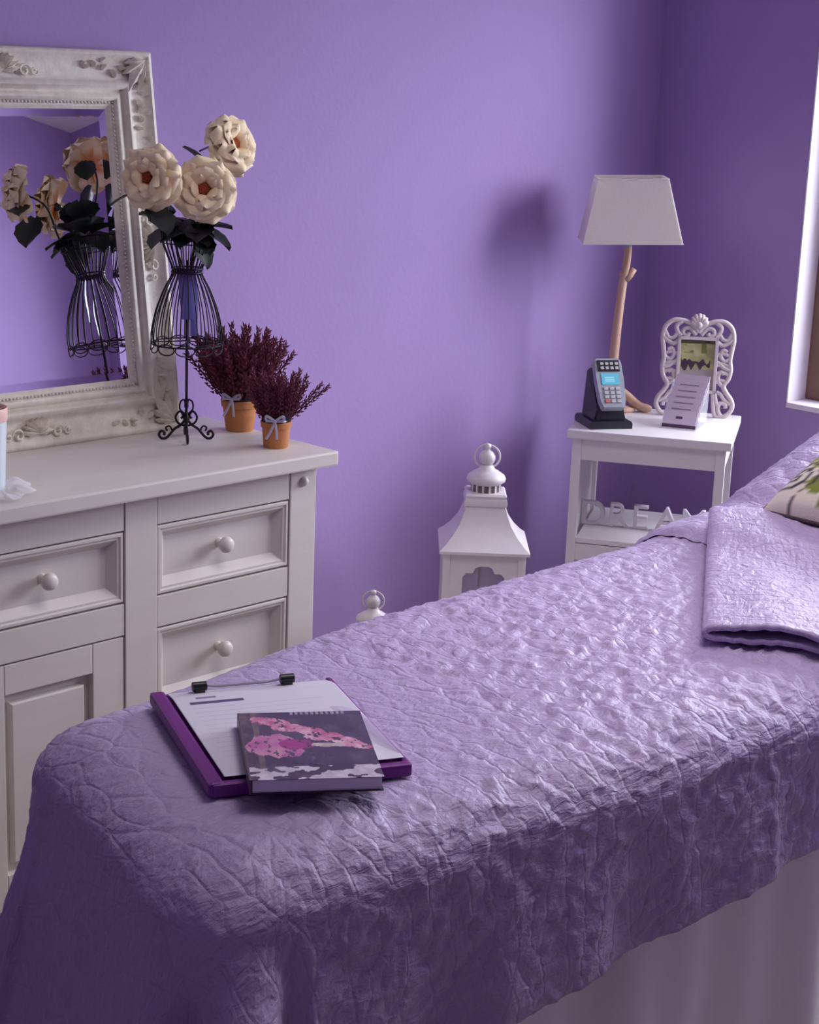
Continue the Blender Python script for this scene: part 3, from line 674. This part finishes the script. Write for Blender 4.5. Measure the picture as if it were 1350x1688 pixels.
for s in (-1, 1):
    fl([(s * .020, .226), (s * .036, .232), (s * .060, .232), (s * .078, .216), (s * .083, .190), (s * .080, .165), (s * .077, .140), (s * .080, .118), (s * .076, .096), (s * .066, .078), (s * .073, .062), (s * .086, .044), (s * .089, .026), (s * .080, .010), (s * .068, .003)], [.0048] * 85, 'outer_scroll')
    fl([(s * .068, .003), (s * .060, .010), (s * .056, .024), (s * .060, .036), (s * .072, .034), (s * .074, .024)], .0042)
    fl([(s * .085, .034), (s * .070, .044), (s * .060, .058), (s * .050, .062)], .004)
    fl([(s * .058, .026), (s * .050, .040), (s * .046, .060)], .0045)
    fl([(s * .070, .004), (s * .052, .003), (s * .046, .020), (s * .042, .060)], .0042)
    fl([(s * .066, .078), (s * .056, .084), (s * .052, .100), (s * .058, .112), (s * .066, .106)], .0042)
    fl([(s * .078, .118), (s * .064, .122), (s * .054, .132), (s * .044, .134)], .0045)
    fl([(s * .078, .145), (s * .064, .138), (s * .055, .150), (s * .060, .164), (s * .070, .160)], .0042)
    fl([(s * .081, .190), (s * .068, .180), (s * .056, .176), (s * .045, .184)], .0045)
    fl([(s * .078, .205), (s * .070, .190), (s * .058, .190), (s * .050, .200), (s * .045, .194)], .004)
    fl([(s * .040, .195), (s * .050, .206), (s * .052, .220), (s * .040, .230)], .0046)
    fl([(s * .006, .198), (s * .020, .214), (s * .034, .212), (s * .036, .200), (s * .026, .197), (s * .022, .204)], .0042)
    fl([(s * .020, .226), (s * .008, .216), (.0, .204)], .0045)
    for z in (.085, .105, .125, .150): fl([(s * .043, z), (s * .060, z + .006), (s * .076, z + .001)], .0038, 'cross_scroll')
bm = bmesh.new()
for k in range(7):
    a = PI / 2 + (k - 3) * .42; tube(bm, [(0, 0, .216), (.018 * math.cos(a), -.002, .222 + .020 * math.sin(a)), (.022 * math.cos(a), 0, .224 + .026 * math.sin(a))], [.006, .0065, .004], 8)
ball(bm, (0, -.003, .222), .009, 10)
obj('crest', bm, m_orn, pfm, smooth=True)
u_, v_ = np.meshgrid(np.linspace(0, 1, 60), np.linspace(0, 1, 90))
P = np.stack([-iw + 2 * iw * u_, np.full(u_.shape, .001), z0 + (z1 - z0) * v_], -1)
c = np.zeros(P.shape); c[:] = (176, 172, 120)
n1 = fbm(u_ * 5, v_ * 7, 3)[..., None]; c = c * (.8 + .45 * n1); c[v_ < .42] = (168, 156, 150)
c[(v_ > .9)] = (92, 88, 60); c[(v_ > .72) & (v_ < .9) & (fbm(u_ * 6, v_ * 6, 8) > .5)] = (116, 120, 62)
hh = .52 + .03 * np.sin(u_ * 30); blob = (np.abs(v_ - hh) < .055 * (1 + .6 * np.sin(u_ * 23))) & (u_ > .08) & (u_ < .86); c[blob] = (76, 52, 72)
c[((u_ - .18) ** 2 * 2 + (v_ - .50) ** 2) < .013] = (70, 48, 66)
sheet('picture', P, m_print, pfm, cols=c)
obj('backing', B(-iw, iw, .003, .006, z0, z1), m_groove, pfm)
obj('strut', prism([(-.012, .002), (.012, .002), (.008, .150), (-.008, .150)], .006, .009), m_groove, pfm)

# fanned leaflets in a clear holder
lh = thing('leaflet_holder', 'clear stand with fanned lilac leaflets in front of the ornate photo frame', 'card holder', (3.304, 2.364, .7), math.radians(-66))
for i in range(7):
    yb = .006 + i * .0165; zt_ = .040 + i * .0155
    o = obj('leaflet', B(-.040, .040, 0, .0022, 0, .042 + .0 * i, .0004), m_card, lh)
    o.location = (.0 + i * .0006, yb, .003 + i * .0118); o.rotation_euler = (-math.radians(26), 0, random.uniform(-.02, .02))
    if i in (1, 2, 3, 4, 5): obj('print_line', B(-.026, .020, -.0006, .0001, .030, .0325), m_cardline, o)
    if i == 0:
        obj('plum_band', B(-.0402, .0402, -.0008, .0001, .0, .008), m_cardband, o); obj('printed_mark', B(-.010, .006, -.0008, .0001, .022, .028, .0003), m_cardband, o)
bm = prism([(-.042, 0), (.042, 0), (.042, .003), (-.042, .003)], .002, .124)
obj('foot_plate', bm, m_clear, lh)
for s in (-.0435, .0415):
    bm = bmesh.new(); pts = [(.004, .003), (.122, .003), (.126, .098), (.112, .098)]
    a = [bm.verts.new((s, y_, z_)) for y_, z_ in pts]; b = [bm.verts.new((s + .002, y_, z_)) for y_, z_ in pts]; bm.faces.new(a); bm.faces.new(b[::-1])
    for i in range(4): bm.faces.new((a[i], b[i], b[(i + 1) % 4], a[(i + 1) % 4]))
    obj('holder_side', bm, m_clear, lh)

# ------------------------------------------------------------------ lanterns
def sq(bm, prof, cap=True):   # square lathe
    rings = [[bm.verts.new((sx * r, sy * r, z)) for sx, sy in ((-1, -1), (1, -1), (1, 1), (-1, 1))] for r, z in prof]
    for a, b in zip(rings, rings[1:]):
        for i in range(4): bm.faces.new((a[i], a[(i + 1) % 4], b[(i + 1) % 4], b[i]))
    if cap: bm.faces.new(rings[0][::-1]); bm.faces.new(rings[-1])
    return bm
def lantern(label, loc, rz):
    t = thing('lantern', label, 'lantern', loc, rz, 'white lanterns behind the couch')
    E_ = .098; ze = .492
    auto(obj('base', sq(bmesh.new(), [(.090, 0), (.096, .006), (.096, .022), (.090, .030), (.088, .036)]), m_lant, t), 30)
    auto(obj('roof', sq(bmesh.new(), [(.090, ze - .008), (E_, ze - .006), (E_, ze), (.086, ze + .010), (.070, ze + .028), (.056, ze + .050), (.047, ze + .074), (.043, ze + .088)]), m_lant, t), 20)
    auto(obj('roof_collar', sq(bmesh.new(), [(.040, ze + .086), (.046, ze + .090), (.047, ze + .098), (.044, ze + .106), (.045, ze + .112), (.041, ze + .116)]), m_lant, t), 30)
    obj('vent', lathe(bmesh.new(), [(.031, ze + .114), (.031, ze + .134)], 20), m_groove, t)
    for k in range(14):
        a = 2 * PI * k / 14; o = obj('vent_bar', B(-.0022, .0022, -.0015, .0015, ze + .114, ze + .136), m_lant, t); o.location = (.032 * math.cos(a), .032 * math.sin(a), 0); o.rotation_euler = (0, 0, a + PI / 2)
    auto(obj('cap', lathe(bmesh.new(), [(.033, ze + .132), (.042, ze + .138), (.0435, ze + .144), (.040, ze + .151), (.027, ze + .160), (.018, ze + .165), (.015, ze + .172), (.012, ze + .175)], 32), m_lant, t), 50)
    auto(obj('finial', lathe(bmesh.new(), [(.010, ze + .174), (.015, ze + .178), (.0185, ze + .186), (.018, ze + .194), (.013, ze + .202), (.007, ze + .206), (.006, ze + .209), (.0085, ze + .213), (.007, ze + .219), (0, ze + .222)], 24), m_lant, t), 60)
    obj('carry_ring', T([(.028 * math.cos(a), 0, ze + .192 + .026 * math.sin(a)) for a in np.linspace(0, 2 * PI, 33)[:-1]], .0022, 6, True), m_lant, t, smooth=True)
    pw = .082
    for sx in (-1, 1):
        for sy in (-1, 1): obj('corner_post', B(sx * pw - .008, sx * pw + .008, sy * pw - .008, sy * pw + .008, .034, ze - .006, .0015), m_lant, t)
    # scalloped brackets on the four sides
    hh = ze - .008; W = .074
    out = [(-W, .036), (-W, hh), (W, hh), (W, .036), (W - .012, .036), (W - .012, hh - .135), (W - .020, hh - .118), (W - .017, hh - .100), (W - .028, hh - .090), (W - .028, hh - .052), (W - .036, hh - .042), (W - .050, hh - .042), (W - .056, hh - .030)]
    out += [(W - .064, hh - .026)]; mir = [(-a, b) for a, b in out[::-1][:-4]]
    pts = out + mir; bmB = prism(pts, -.002, .002); oB = obj('fretwork_panel', bmB, m_lant, t)
    oB.location = (0, -pw - .002, 0); meB = oB.data
    for r, l in ((PI / 2, (pw + .002, 0, 0)), (PI, (0, pw + .002, 0)), (-PI / 2, (-pw - .002, 0, 0))):
        o = link('fretwork_panel', meB, None, t, loc=l, rot=(0, 0, r))
    meG = None
    for r, l in ((0, (0, -pw + .004, 0)), (PI / 2, (pw - .004, 0, 0)), (PI, (0, pw - .004, 0)), (-PI / 2, (-pw + .004, 0, 0))):
        if meG is None: o = obj('pane', B(-W, W, -.001, .001, .036, ze - .01), m_glass, t); meG = o.data
        else: o = link('pane', meG, None, t)
        o.location = l; o.rotation_euler = (0, 0, r)
    obj('glazing_bar', B(-.003, .003, pw + .004, pw + .008, .036, ze - .01), m_lant, t)
    auto(obj('candle', lathe(bmesh.new(), [(.030, .036), (.031, .038), (.031, .14), (.028, .146), (0, .144)], 24), m_candle, t), 50)
    return t
l1 = lantern('large white metal lantern with a square flared roof behind the couch', (2.770, 2.480, 0), -PI / 4)
l2 = copy_thing(l1, (2.232, 2.272, 0), -PI / 4, 'small white lantern, only its finial and ring showing over the couch edge')
l2.scale = (.745,) * 3

# ------------------------------------------------------------------ treatment couch and its covers
CX0, CX1, CY0, CY1 = 1.125, 3.12, 1.185, 1.615       # flat core of the draped top
RH, RV = .105, .062
def zbase(x_, y_):
    ss = lambda a, b, v: (lambda t: t * t * (3 - 2 * t))(np.clip((v - a) / (b - a), 0, 1))
    z = .742 + .014 * ss(1.2, 2.3, x_) + .010 * ss(2.2, 2.45, x_)
    z = z + .31 * np.maximum(0, x_ - 2.495) * ss(2.46, 2.58, x_)
    return z
def drape(s, t, off=0., wrinkle=1., foldamp=1.):
    """flat cloth point (s,t) -> 3D point on the couch, its falling sides included"""
    qy = np.clip(t, CY0 + .070 * np.clip((1.9 - s) / .9, 0, 1), CY1 - .055 * np.clip((1.62 - s) / .5, 0, 1)); qx = np.clip(s, 1.030 + .28 * (qy - CY0), CX1)
    dx, dy = s - qx, t - qy; r = np.hypot(dx, dy); rs = np.maximum(r, 1e-6); nx, ny = dx / rs, dy / rs
    arc = .145; a = np.clip(r / arc, 0, 1) * PI / 2
    hx = (RH + off) * np.sin(a); hz = (RV) * (1 - np.cos(a)); d = np.maximum(0, r - arc)
    phi = np.arctan2(-ny, -nx)       # 0 = foot side, pi/2 = near side
    per = s * np.abs(ny) + t * np.abs(nx)
    f = .020 * np.sin(per * 19 + .6) * np.abs(ny) + .010 * np.sin(per * 43 + 2) + .022 * np.sin(per * 12 + .5) * np.abs(nx)
    incorner = (np.abs(nx) * np.abs(ny)) * 2
    f = f + incorner * (.17 * np.cos((phi - 1.0) * 6.5) + .03) * (ny < 0) + incorner * .14 * np.cos((phi) * 4) * (ny > 0)
    ridge = .05 * np.exp(-((s - 1.775) / .014) ** 2) * (ny < -.5)
    flare = .06 + (.16 * np.abs(nx) if True else 0)
    hx = hx + d * flare * 1.0 + foldamp * f * np.clip(d / .12, 0, 1) * np.minimum(d + .06, .5) * 1.6 + ridge * np.clip(d / .1, 0, 1) * .15
    z = zbase(qx, qy) - hz - d * .985
    # seam creases and rumples of the quilting, as real relief
    w1 = voro(s * 15 + 1.2 * fbm(s * 6, t * 6, 2), t * 15 + 1.2 * fbm(s * 6 + 9, t * 6, 4), 1)
    w2 = fbm(s * 9, t * 22, 7, 3) - .44
    wx = s + .05 * fbm(s * 7, t * 7, 31, 2); wy = t + .05 * fbm(s * 7 + 5, t * 7, 33, 2)
    rg = 1 - np.abs(2 * vnoise(wx * 30 + wy * 16, wy * 62 - wx * 20, 40) - 1)
    rg2 = 1 - np.abs(2 * vnoise(wx * 70 + wy * 26, wy * 105 - wx * 50, 44) - 1)
    rel = .0005 * np.minimum(1, w1 / .25) + .0068 * rg ** 1.5 * (.4 + .9 * fbm(s * 4, t * 4, 50, 2)) * np.where(nx < -.5, .6, 1) + .0030 * rg2 + .006 * w2 * .6 + .008 * (fbm(s * 3.2, t * 4.2, 12, 2) - .4)
    board = np.clip(1.9 - 1.25 * np.hypot((s - 1.275) / .20, (t - 1.44) / .20), 0, 1)
    rel = wrinkle * (rel * (1 - board) + board * .001)
    sqr = (np.abs(nx) ** 4 + np.abs(ny) ** 4 + 1e-9) ** -.25; hx = hx * np.where((r > 1e-6) & (ny < 0), sqr, 1); hz = hz * np.where(ny > 0, 1 - .35 * ny, 1)
    up = np.cos(a); so = np.sin(a)
    X = qx + nx * (hx + rel * so * .8); Y = qy + ny * (hx + rel * so * .8); Z = z + rel * up + off * up
    return np.stack([X, Y, Z], -1)
ct = thing('treatment_couch', 'treatment couch under lilac quilt and white sheet along the front of the room', 'couch', (2.0, 1.385, 0), math.radians(-3))
obj('padded_top', B(-.80, 1.06, -.185, .185, .62, .68, .02), m_vinyl, ct)
o = obj('head_section', B(0, .60, -.185, .185, 0, .05, .015), m_vinyl, ct); o.location = (.46, 0, .68); o.rotation_euler = (0, -.235, 0)
for sx in (-.72, .95):
    for sy in (-.14, .14): obj('leg', B(sx - .025, sx + .025, sy - .025, sy + .025, 0, .62, .004), m_brown, ct)
s_, t_ = np.meshgrid(np.arange(.46, 3.12, .0055), np.arange(.885, 2.02, .0055))
P = drape(s_, t_)
o = sheet('quilt', P, m_quilt, uv=np.stack([s_, t_], -1)); tag(o, 'large lilac quilted coverlet draped over the whole couch, its long side hanging', 'quilt')
md = o.modifiers.new('thickness', 'SOLIDIFY'); md.thickness = .006; md.offset = -1
# hem piping keeps the quilt edge readable
# second layer over the raised head
s_, t_ = np.meshgrid(np.arange(2.30, 3.13, .0085), np.arange(1.03, 1.86, .0085))
e = np.clip((s_ - 2.30) / .03, 0, 1)
P = drape(s_, t_, .014) ; P[..., 2] -= .012 * (1 - e) ** 2
o = sheet('head_cover', P, m_quilt, uv=np.stack([s_ + 1.3, t_], -1)); tag(o, 'lilac cover across the raised head of the couch behind the folded blanket', 'cover')
# folded blanket: hairpin fold, laid across askew
uu = Vector((math.cos(math.radians(34.8)), math.sin(math.radians(34.8)))); vv = Vector((uu.y, -uu.x)); A0 = Vector((1.885, 1.279))
aa = np.arange(0, .585, .0085)
bl = np.concatenate([np.linspace(.62, .03, 62), .02 - .02 * np.sin(np.linspace(0, PI, 12)), np.linspace(.03, .62, 62)])
zl = np.concatenate([np.full(62, .014), .014 + .0075 * (1 - np.cos(np.linspace(0, PI, 12))), np.full(62, .029)])
g = np.concatenate([np.zeros(62), np.zeros(12), np.ones(62)]) * (1 - np.exp(-np.maximum(0, bl - .02) / .045))
zl = zl + g * .009 * np.exp(-((bl - .07) / .06) ** 2) - g * .010 * np.clip((bl - .15) / .3, 0, 1)
AA, BB = np.meshgrid(aa, bl); ZL = np.repeat(zl[:, None], len(aa), 1); G = np.repeat(g[:, None], len(aa), 1)
ZL = ZL - G * .008 * np.clip(AA / .3, 0, 1)
sf = A0.x + AA * uu.x + BB * vv.x; tf = A0.y + AA * uu.y + BB * vv.y
tc = np.minimum(tf, 1.60); base = drape(sf, tc, 0, .5)
b2 = drape(sf, tc, .05, .5); nrm = b2 - base; nrm /= np.linalg.norm(nrm, axis=-1, keepdims=True) + 1e-9
extra = np.clip((sf - 2.20) / .12, 0, 1); ZL = ZL + .016 * extra * extra * (3 - 2 * extra)
P = base + nrm * ZL[..., None]; P[..., 1] += np.maximum(0, tf - 1.60); P[..., 2] += G * (.006 * (fbm(AA * 18, BB * 18, 3) - .4)) 
o = sheet('folded_blanket', P, m_quilt, uv=np.stack([AA + 4, BB + 7], -1)); tag(o, 'lilac quilted blanket folded double and laid askew near the head of the couch', 'blanket')
md = o.modifiers.new('thickness', 'SOLIDIFY'); md.thickness = .007; md.offset = 0
# white under-sheet falling to the floor
def skirt(name, pts, ztop, label):
    n = 260; P = []
    L = np.linspace(0, 1, n); seg = [(Vector(b) - Vector(a)).length for a, b in zip(pts, pts[1:])]; tot = sum(seg)
    xy = []
    for l in L:
        d = l * tot; k = 0
        while k < len(seg) - 1 and d > seg[k]: d -= seg[k]; k += 1
        a, b = Vector(pts[k]), Vector(pts[k + 1]); t = (b - a).normalized(); p = a.lerp(b, min(1, d / seg[k])); xy.append((p.x, p.y, t.y, -t.x))
    xy = np.array(xy); dist = L * tot
    for j in range(24):
        q = j / 23; z = ztop * (1 - q) + .004 * q
        f = (.006 + .018 * q) * (np.sin(dist * 22 + 1.3 * np.sin(dist * 5)) + .5 * np.sin(dist * 51 + 2))
        P.append(np.stack([xy[:, 0] + xy[:, 2] * (f + .01 * q), xy[:, 1] + xy[:, 3] * (f + .01 * q), np.full(n, z)], -1))
    o = sheet(name, np.array(P), m_sheet, thick=.0015); tag(o, label, 'sheet')
skirt('couch_sheet', [(3.1, 1.66), (1.8, 1.65), (1.17, 1.59), (1.13, 1.56), (1.09, 1.26), (1.12, 1.225), (1.9, 1.145), (3.1, 1.13)], .66, 'white sheet hanging to the floor below the lilac quilt')

# floral cushion
cu = thing('cushion', 'cream cushion printed with pink roses and green leaves at the head of the couch', 'cushion', (2.405, 1.350, .812))
N = 60; u_, v_ = np.meshgrid(np.linspace(-1, 1, N), np.linspace(-1, 1, N))
wv = (1 - np.abs(u_) ** 3.0) * (1 - np.abs(v_) ** 3.0); puff = .062 * np.clip(wv, 0, 1) ** .42
pin = 1 - .05 * (1 - v_ ** 2) * u_ ** 4; pin2 = 1 - .05 * (1 - u_ ** 2) * v_ ** 4
H2 = .19
def flor(sd):
    c = np.zeros((N, N, 3)); c[:] = (226, 214, 206); u, v = u_ * 1., v_ * 1.
    for (cx, cy, r, col) in [(-.72, -.25, .34, (150, 152, 70)), (-.35, -.7, .35, (128, 136, 60)), (.25, .25, .35, (140, 146, 66)), (.7, -.6, .3, (126, 134, 64)), (-.2, .8, .3, (134, 140, 70)), (.75, .6, .3, (140, 146, 70))]:
        th_ = np.arctan2(v - cy, u - cx); rr_ = np.hypot(u - cx, (v - cy) * 1.3); c[rr_ < r * (.6 + .4 * np.abs(np.sin(th_ * 2.5 + cx)))] = col
    for (cx, cy, r) in [(-.42, .30, .27), (.35, -.35, .34), (.6, .3, .26), (.05, .75, .2), (-.1, -.75, .2)]:
        rr_ = np.hypot(u - cx, v - cy); th_ = np.arctan2(v - cy, u - cx); w_ = rr_ + .04 * np.sin(th_ * 5)
        c[w_ < r] = (84, 36, 48); c[w_ < r * .88] = (206, 140, 146); c[(w_ < r * .88) & (np.sin(rr_ * 46 + th_ * 2) > .2)] = (176, 66, 84); c[w_ < r * .2] = (140, 40, 60)
    ln = (np.abs(np.sin(u * 7 + 2 * np.sin(v * 5))) < .09); c[ln & (c[..., 0] > 215)] = (96, 84, 90)
    sp = np.hypot(u + .86, v + .62); c[(sp < .26) & (np.sin(sp * 60 + 2 * np.arctan2(v + .62, u + .86)) > .35)] = (66, 56, 70)
    return c
lean_c = math.radians(70)
rot = Matrix.Rotation(-PI / 2, 4, 'Z') @ Matrix.Rotation(-lean_c, 4, 'X')
for sg, nm in ((1, 'front_face'), (-1, 'back_face')):
    P = np.stack([u_ * H2 * pin, -sg * puff * (.95 if sg > 0 else .35), (v_ + 1) * H2 * pin2], -1)
    o = sheet(nm, P, m_cloth, cu, cols=flor(1)); o.matrix_local = rot
bnd = [(-1 + 2 * i / 24, -1) for i in range(25)] + [(1, -1 + 2 * i / 24) for i in range(1, 25)] + [(1 - 2 * i / 24, 1) for i in range(1, 25)] + [(-1, 1 - 2 * i / 24) for i in range(1, 24)]
bp = [(a * H2 * (1 - .05 * (1 - b * b) * a ** 4), 0, (b * (1) + 1) * H2 * (1 - .05 * (1 - a * a) * b ** 4)) for a, b in bnd]
o = obj('piping', T(bp, .0035, 6, True), mat('dark_piping', lin(70, 56, 66), .8), cu, smooth=True); o.matrix_local = rot

# ------------------------------------------------------------------ clipboard, papers, book
def zq(x_, y_): return float(drape(np.array([x_]), np.array([y_]))[0, 2])
ZB = max(zq(a, b) for a in (1.12, 1.2, 1.28, 1.36, 1.42) for b in (1.30, 1.36, 1.45, 1.54, 1.60)) + .001
c0 = atz(350, 1299, ZB + .012).xy; cr = atz(670, 1254, ZB + .012).xy; ctl = atz(263, 1144, ZB + .012).xy
ex = (cr - c0).normalized(); ey_ = (ctl - c0).normalized(); RC = .3 * math.atan2(ex.y, ex.x) + .7 * math.atan2(-ey_.x, ey_.y)
ex = Vector((math.cos(RC), math.sin(RC))); CW = (cr - c0).length; CH = (ctl - c0).length
cb = thing('clipboard', 'purple clipboard with black tipped clip lying on the lilac quilt', 'clipboard', (c0.x, c0.y, ZB), RC)
obj('board', B(0, CW, 0, CH, 0, .011, .003), m_board, cb)
obj('edge_fold', B(-.004, .014, 0, CH, .0, .016, .004), m_board, cb)
obj('edge_fold', B(.0, CW, -.002, .012, .0, .015, .004), m_board, cb)
obj('edge_fold', B(CW - .007, CW + .001, .0, CH, .0, .0145, .003), m_board, cb)
obj('clip_bar', T([(.055, CH - .010, .022), (.08, CH - .010, .019), (.14, CH - .010, .019), (.165, CH - .010, .022)], .0016, 6), m_grey, cb)
obj('clip_plate', B(.062, .158, CH - .016, CH - .002, .011, .0125, .0005), m_grey, cb)
for a in (.055, .165):
    bm = bmesh.new(); tube(bm, [(a - .0085, CH - .010, .021), (a + .0085, CH - .010, .021)], [.0058, .0058], 12); box(bm, a - .006, a + .006, CH - .016, CH - .004, .010, .020, .001); auto(obj('clip_tip', bm, m_black, cb), 50)
pp = thing('paper', 'white printed form held on the purple clipboard under the book', 'paper', (c0.x, c0.y, ZB + .0165), RC)
u_, v_ = np.meshgrid(np.linspace(0, 1, 150), np.linspace(0, 1, 200))
P = np.stack([.017 + (CW - .021) * u_, .015 + (CH - .020) * v_, np.where(v_ > .9, -.004 * (v_ - .9) * 10, 0)], -1)
c = np.zeros(P.shape); c[:] = (222, 218, 232)
def bar(a, b, y0, y1, col): c[(u_ > a) & (u_ < b) & (v_ > y0) & (v_ < y1)] = col
bar(.08, .40, .800, .832, (84, 76, 120)); bar(.13, .25, .868, .886, (130, 122, 160))
for k in range(12): bar(.08, .86 - .1 * (k % 3), .75 - k * .05, .7545 - k * .05, (200, 196, 216))
bar(.45, .8, .93, .935, (196, 190, 212))
sheet('form', P, m_print, pp, cols=c, thick=.0006)
bar_ = None
# book: measured corners of the cover
zt_b = ZB + .017 + .016
q = [atz(*p, zt_b) for p in ((413, 1287), (632, 1277), (612, 1166), (404, 1176))]
bx = (q[1] - q[0]); by = (q[3] - q[0]); RB = (math.atan2(bx.y, bx.x) + math.atan2(-by.x, by.y)) / 2; BW = bx.length; by_len = abs(-math.sin(RB) * by.x + math.cos(RB) * by.y)
bk = thing('book', 'paperback book with pink flower cover lying on the purple clipboard', 'book', (q[0].x, q[0].y, ZB + .0175), RB)
obj('page_block', B(.002, BW - .002, .002, by_len - .001, .001, .0145, .0005), m_pages, bk)
obj('back_cover', B(0, BW, 0, by_len, 0, .001), m_black, bk)
obj('spine', B(-.0012, .001, 0, by_len, 0.0, .016, .0004), mat('spine_print', lin(96, 76, 90), .4), bk)
u_, v_ = np.meshgrid(np.linspace(0, 1, 220), np.linspace(0, 1, 150))
P = np.stack([BW * u_, by_len * v_, np.full(u_.shape, .0158)], -1)
c = np.zeros(P.shape); c[:] = (74, 62, 80); nz = fbm(u_ * 7, v_ * 7, 4, 4)
c += ((nz - .45) * 60)[..., None]
def pt(mask, a, b, sd=0, sc=14):
    if sd in (5, 6) or 10 <= sd < 32: mask = mask & (fbm(u_ * 26 + v_ * 8, v_ * 30, sd * 0 + 77, 3) > .30)
    k = fbm(u_ * sc, v_ * sc, sd, 4)[..., None]; k = np.clip((k - .45) * 2.6 + .5, 0, 1); col = np.array(a) * (1 - k) + np.array(b) * k; c[mask] = col[mask]
wob = (fbm(u_ * 16, v_ * 9, 21, 4) - .45) + .35 * (fbm(u_ * 44, v_ * 30, 23, 2) - .4)
pt((u_ < .12), (60, 48, 58), (86, 70, 84), 2)
pt((np.abs(u_ - .115) < .022) & (v_ > .05), (96, 80, 76), (120, 104, 92), 2)
def ell(cx, cy, rx, ry, ang, w=.35):
    x_ = (u_ - cx) * math.cos(ang) + (v_ - cy) * math.sin(ang); y_ = -(u_ - cx) * math.sin(ang) + (v_ - cy) * math.cos(ang); return (x_ / rx) ** 2 + (y_ / ry) ** 2 + wob * w * 4 < 1
pt(ell(.24, .48, .24, .17, -.08, .3), (214, 150, 176), (190, 96, 160), 5, 8)
pt(ell(.40, .50, .14, .08, 0, .3), (196, 70, 150), (170, 60, 130), 6, 8)
for k in range(9):
    t = k / 8; pt(ell(.20 + .66 * t, .86 - .36 * t + .03 * math.sin(k * 2.2), .12, .060, -.25 - .1 * t), (238, 190, 206), (196, 100, 140), 10 + k, 12)
pt(ell(.70, .56, .22, .045, -.2), (210, 120, 160), (236, 196, 210), 31, 12)
pt(ell(.66, .48, .13, .030, -.05), (226, 206, 204), (200, 180, 180), 32, 12)
pt((v_ < .18) & (fbm(u_ * 8, v_ * 14, 40, 3) > .50), (196, 186, 200), (226, 216, 226), 33, 20)
pt((v_ > .20) & (v_ < .32) & (np.abs(u_ - .56) < .20) & (fbm(u_ * 9, v_ * 8, 44) > .6), (90, 78, 110), (110, 96, 130), 33, 20)
pt((v_ > .955) & (u_ > .42) & (u_ < .86) & (np.sin(u_ * 150) > -.2), (150, 140, 160), (180, 170, 190), 3)
sheet('front_cover', P, m_gloss, bk, cols=c)
# the clear sleeve that curls up behind the book, part of the clipboard
e0 = atz(575, 1172, ZB + .016); e1 = atz(668, 1252, ZB + .014)
def loc_cb(p): d = Vector((p.x - c0.x, p.y - c0.y)); return (d.dot(ex), d.dot(Vector((-ex.y, ex.x))))
P = []
for j in range(14):
    q_ = j / 13; row = []
    for i in range(14):
        s = i / 13; L0 = CW - .002; yy = .004 + (.135 + .0 * q_) * s
        row.append((L0 - .050 * (1 - s) * 0 + .006 - .055 * q_ * s, yy, .013 + .022 * math.sin(PI * q_ * .55) * s))
    P.append(row)
sheet('curled_sleeve', np.array(P), m_sheer, cb)
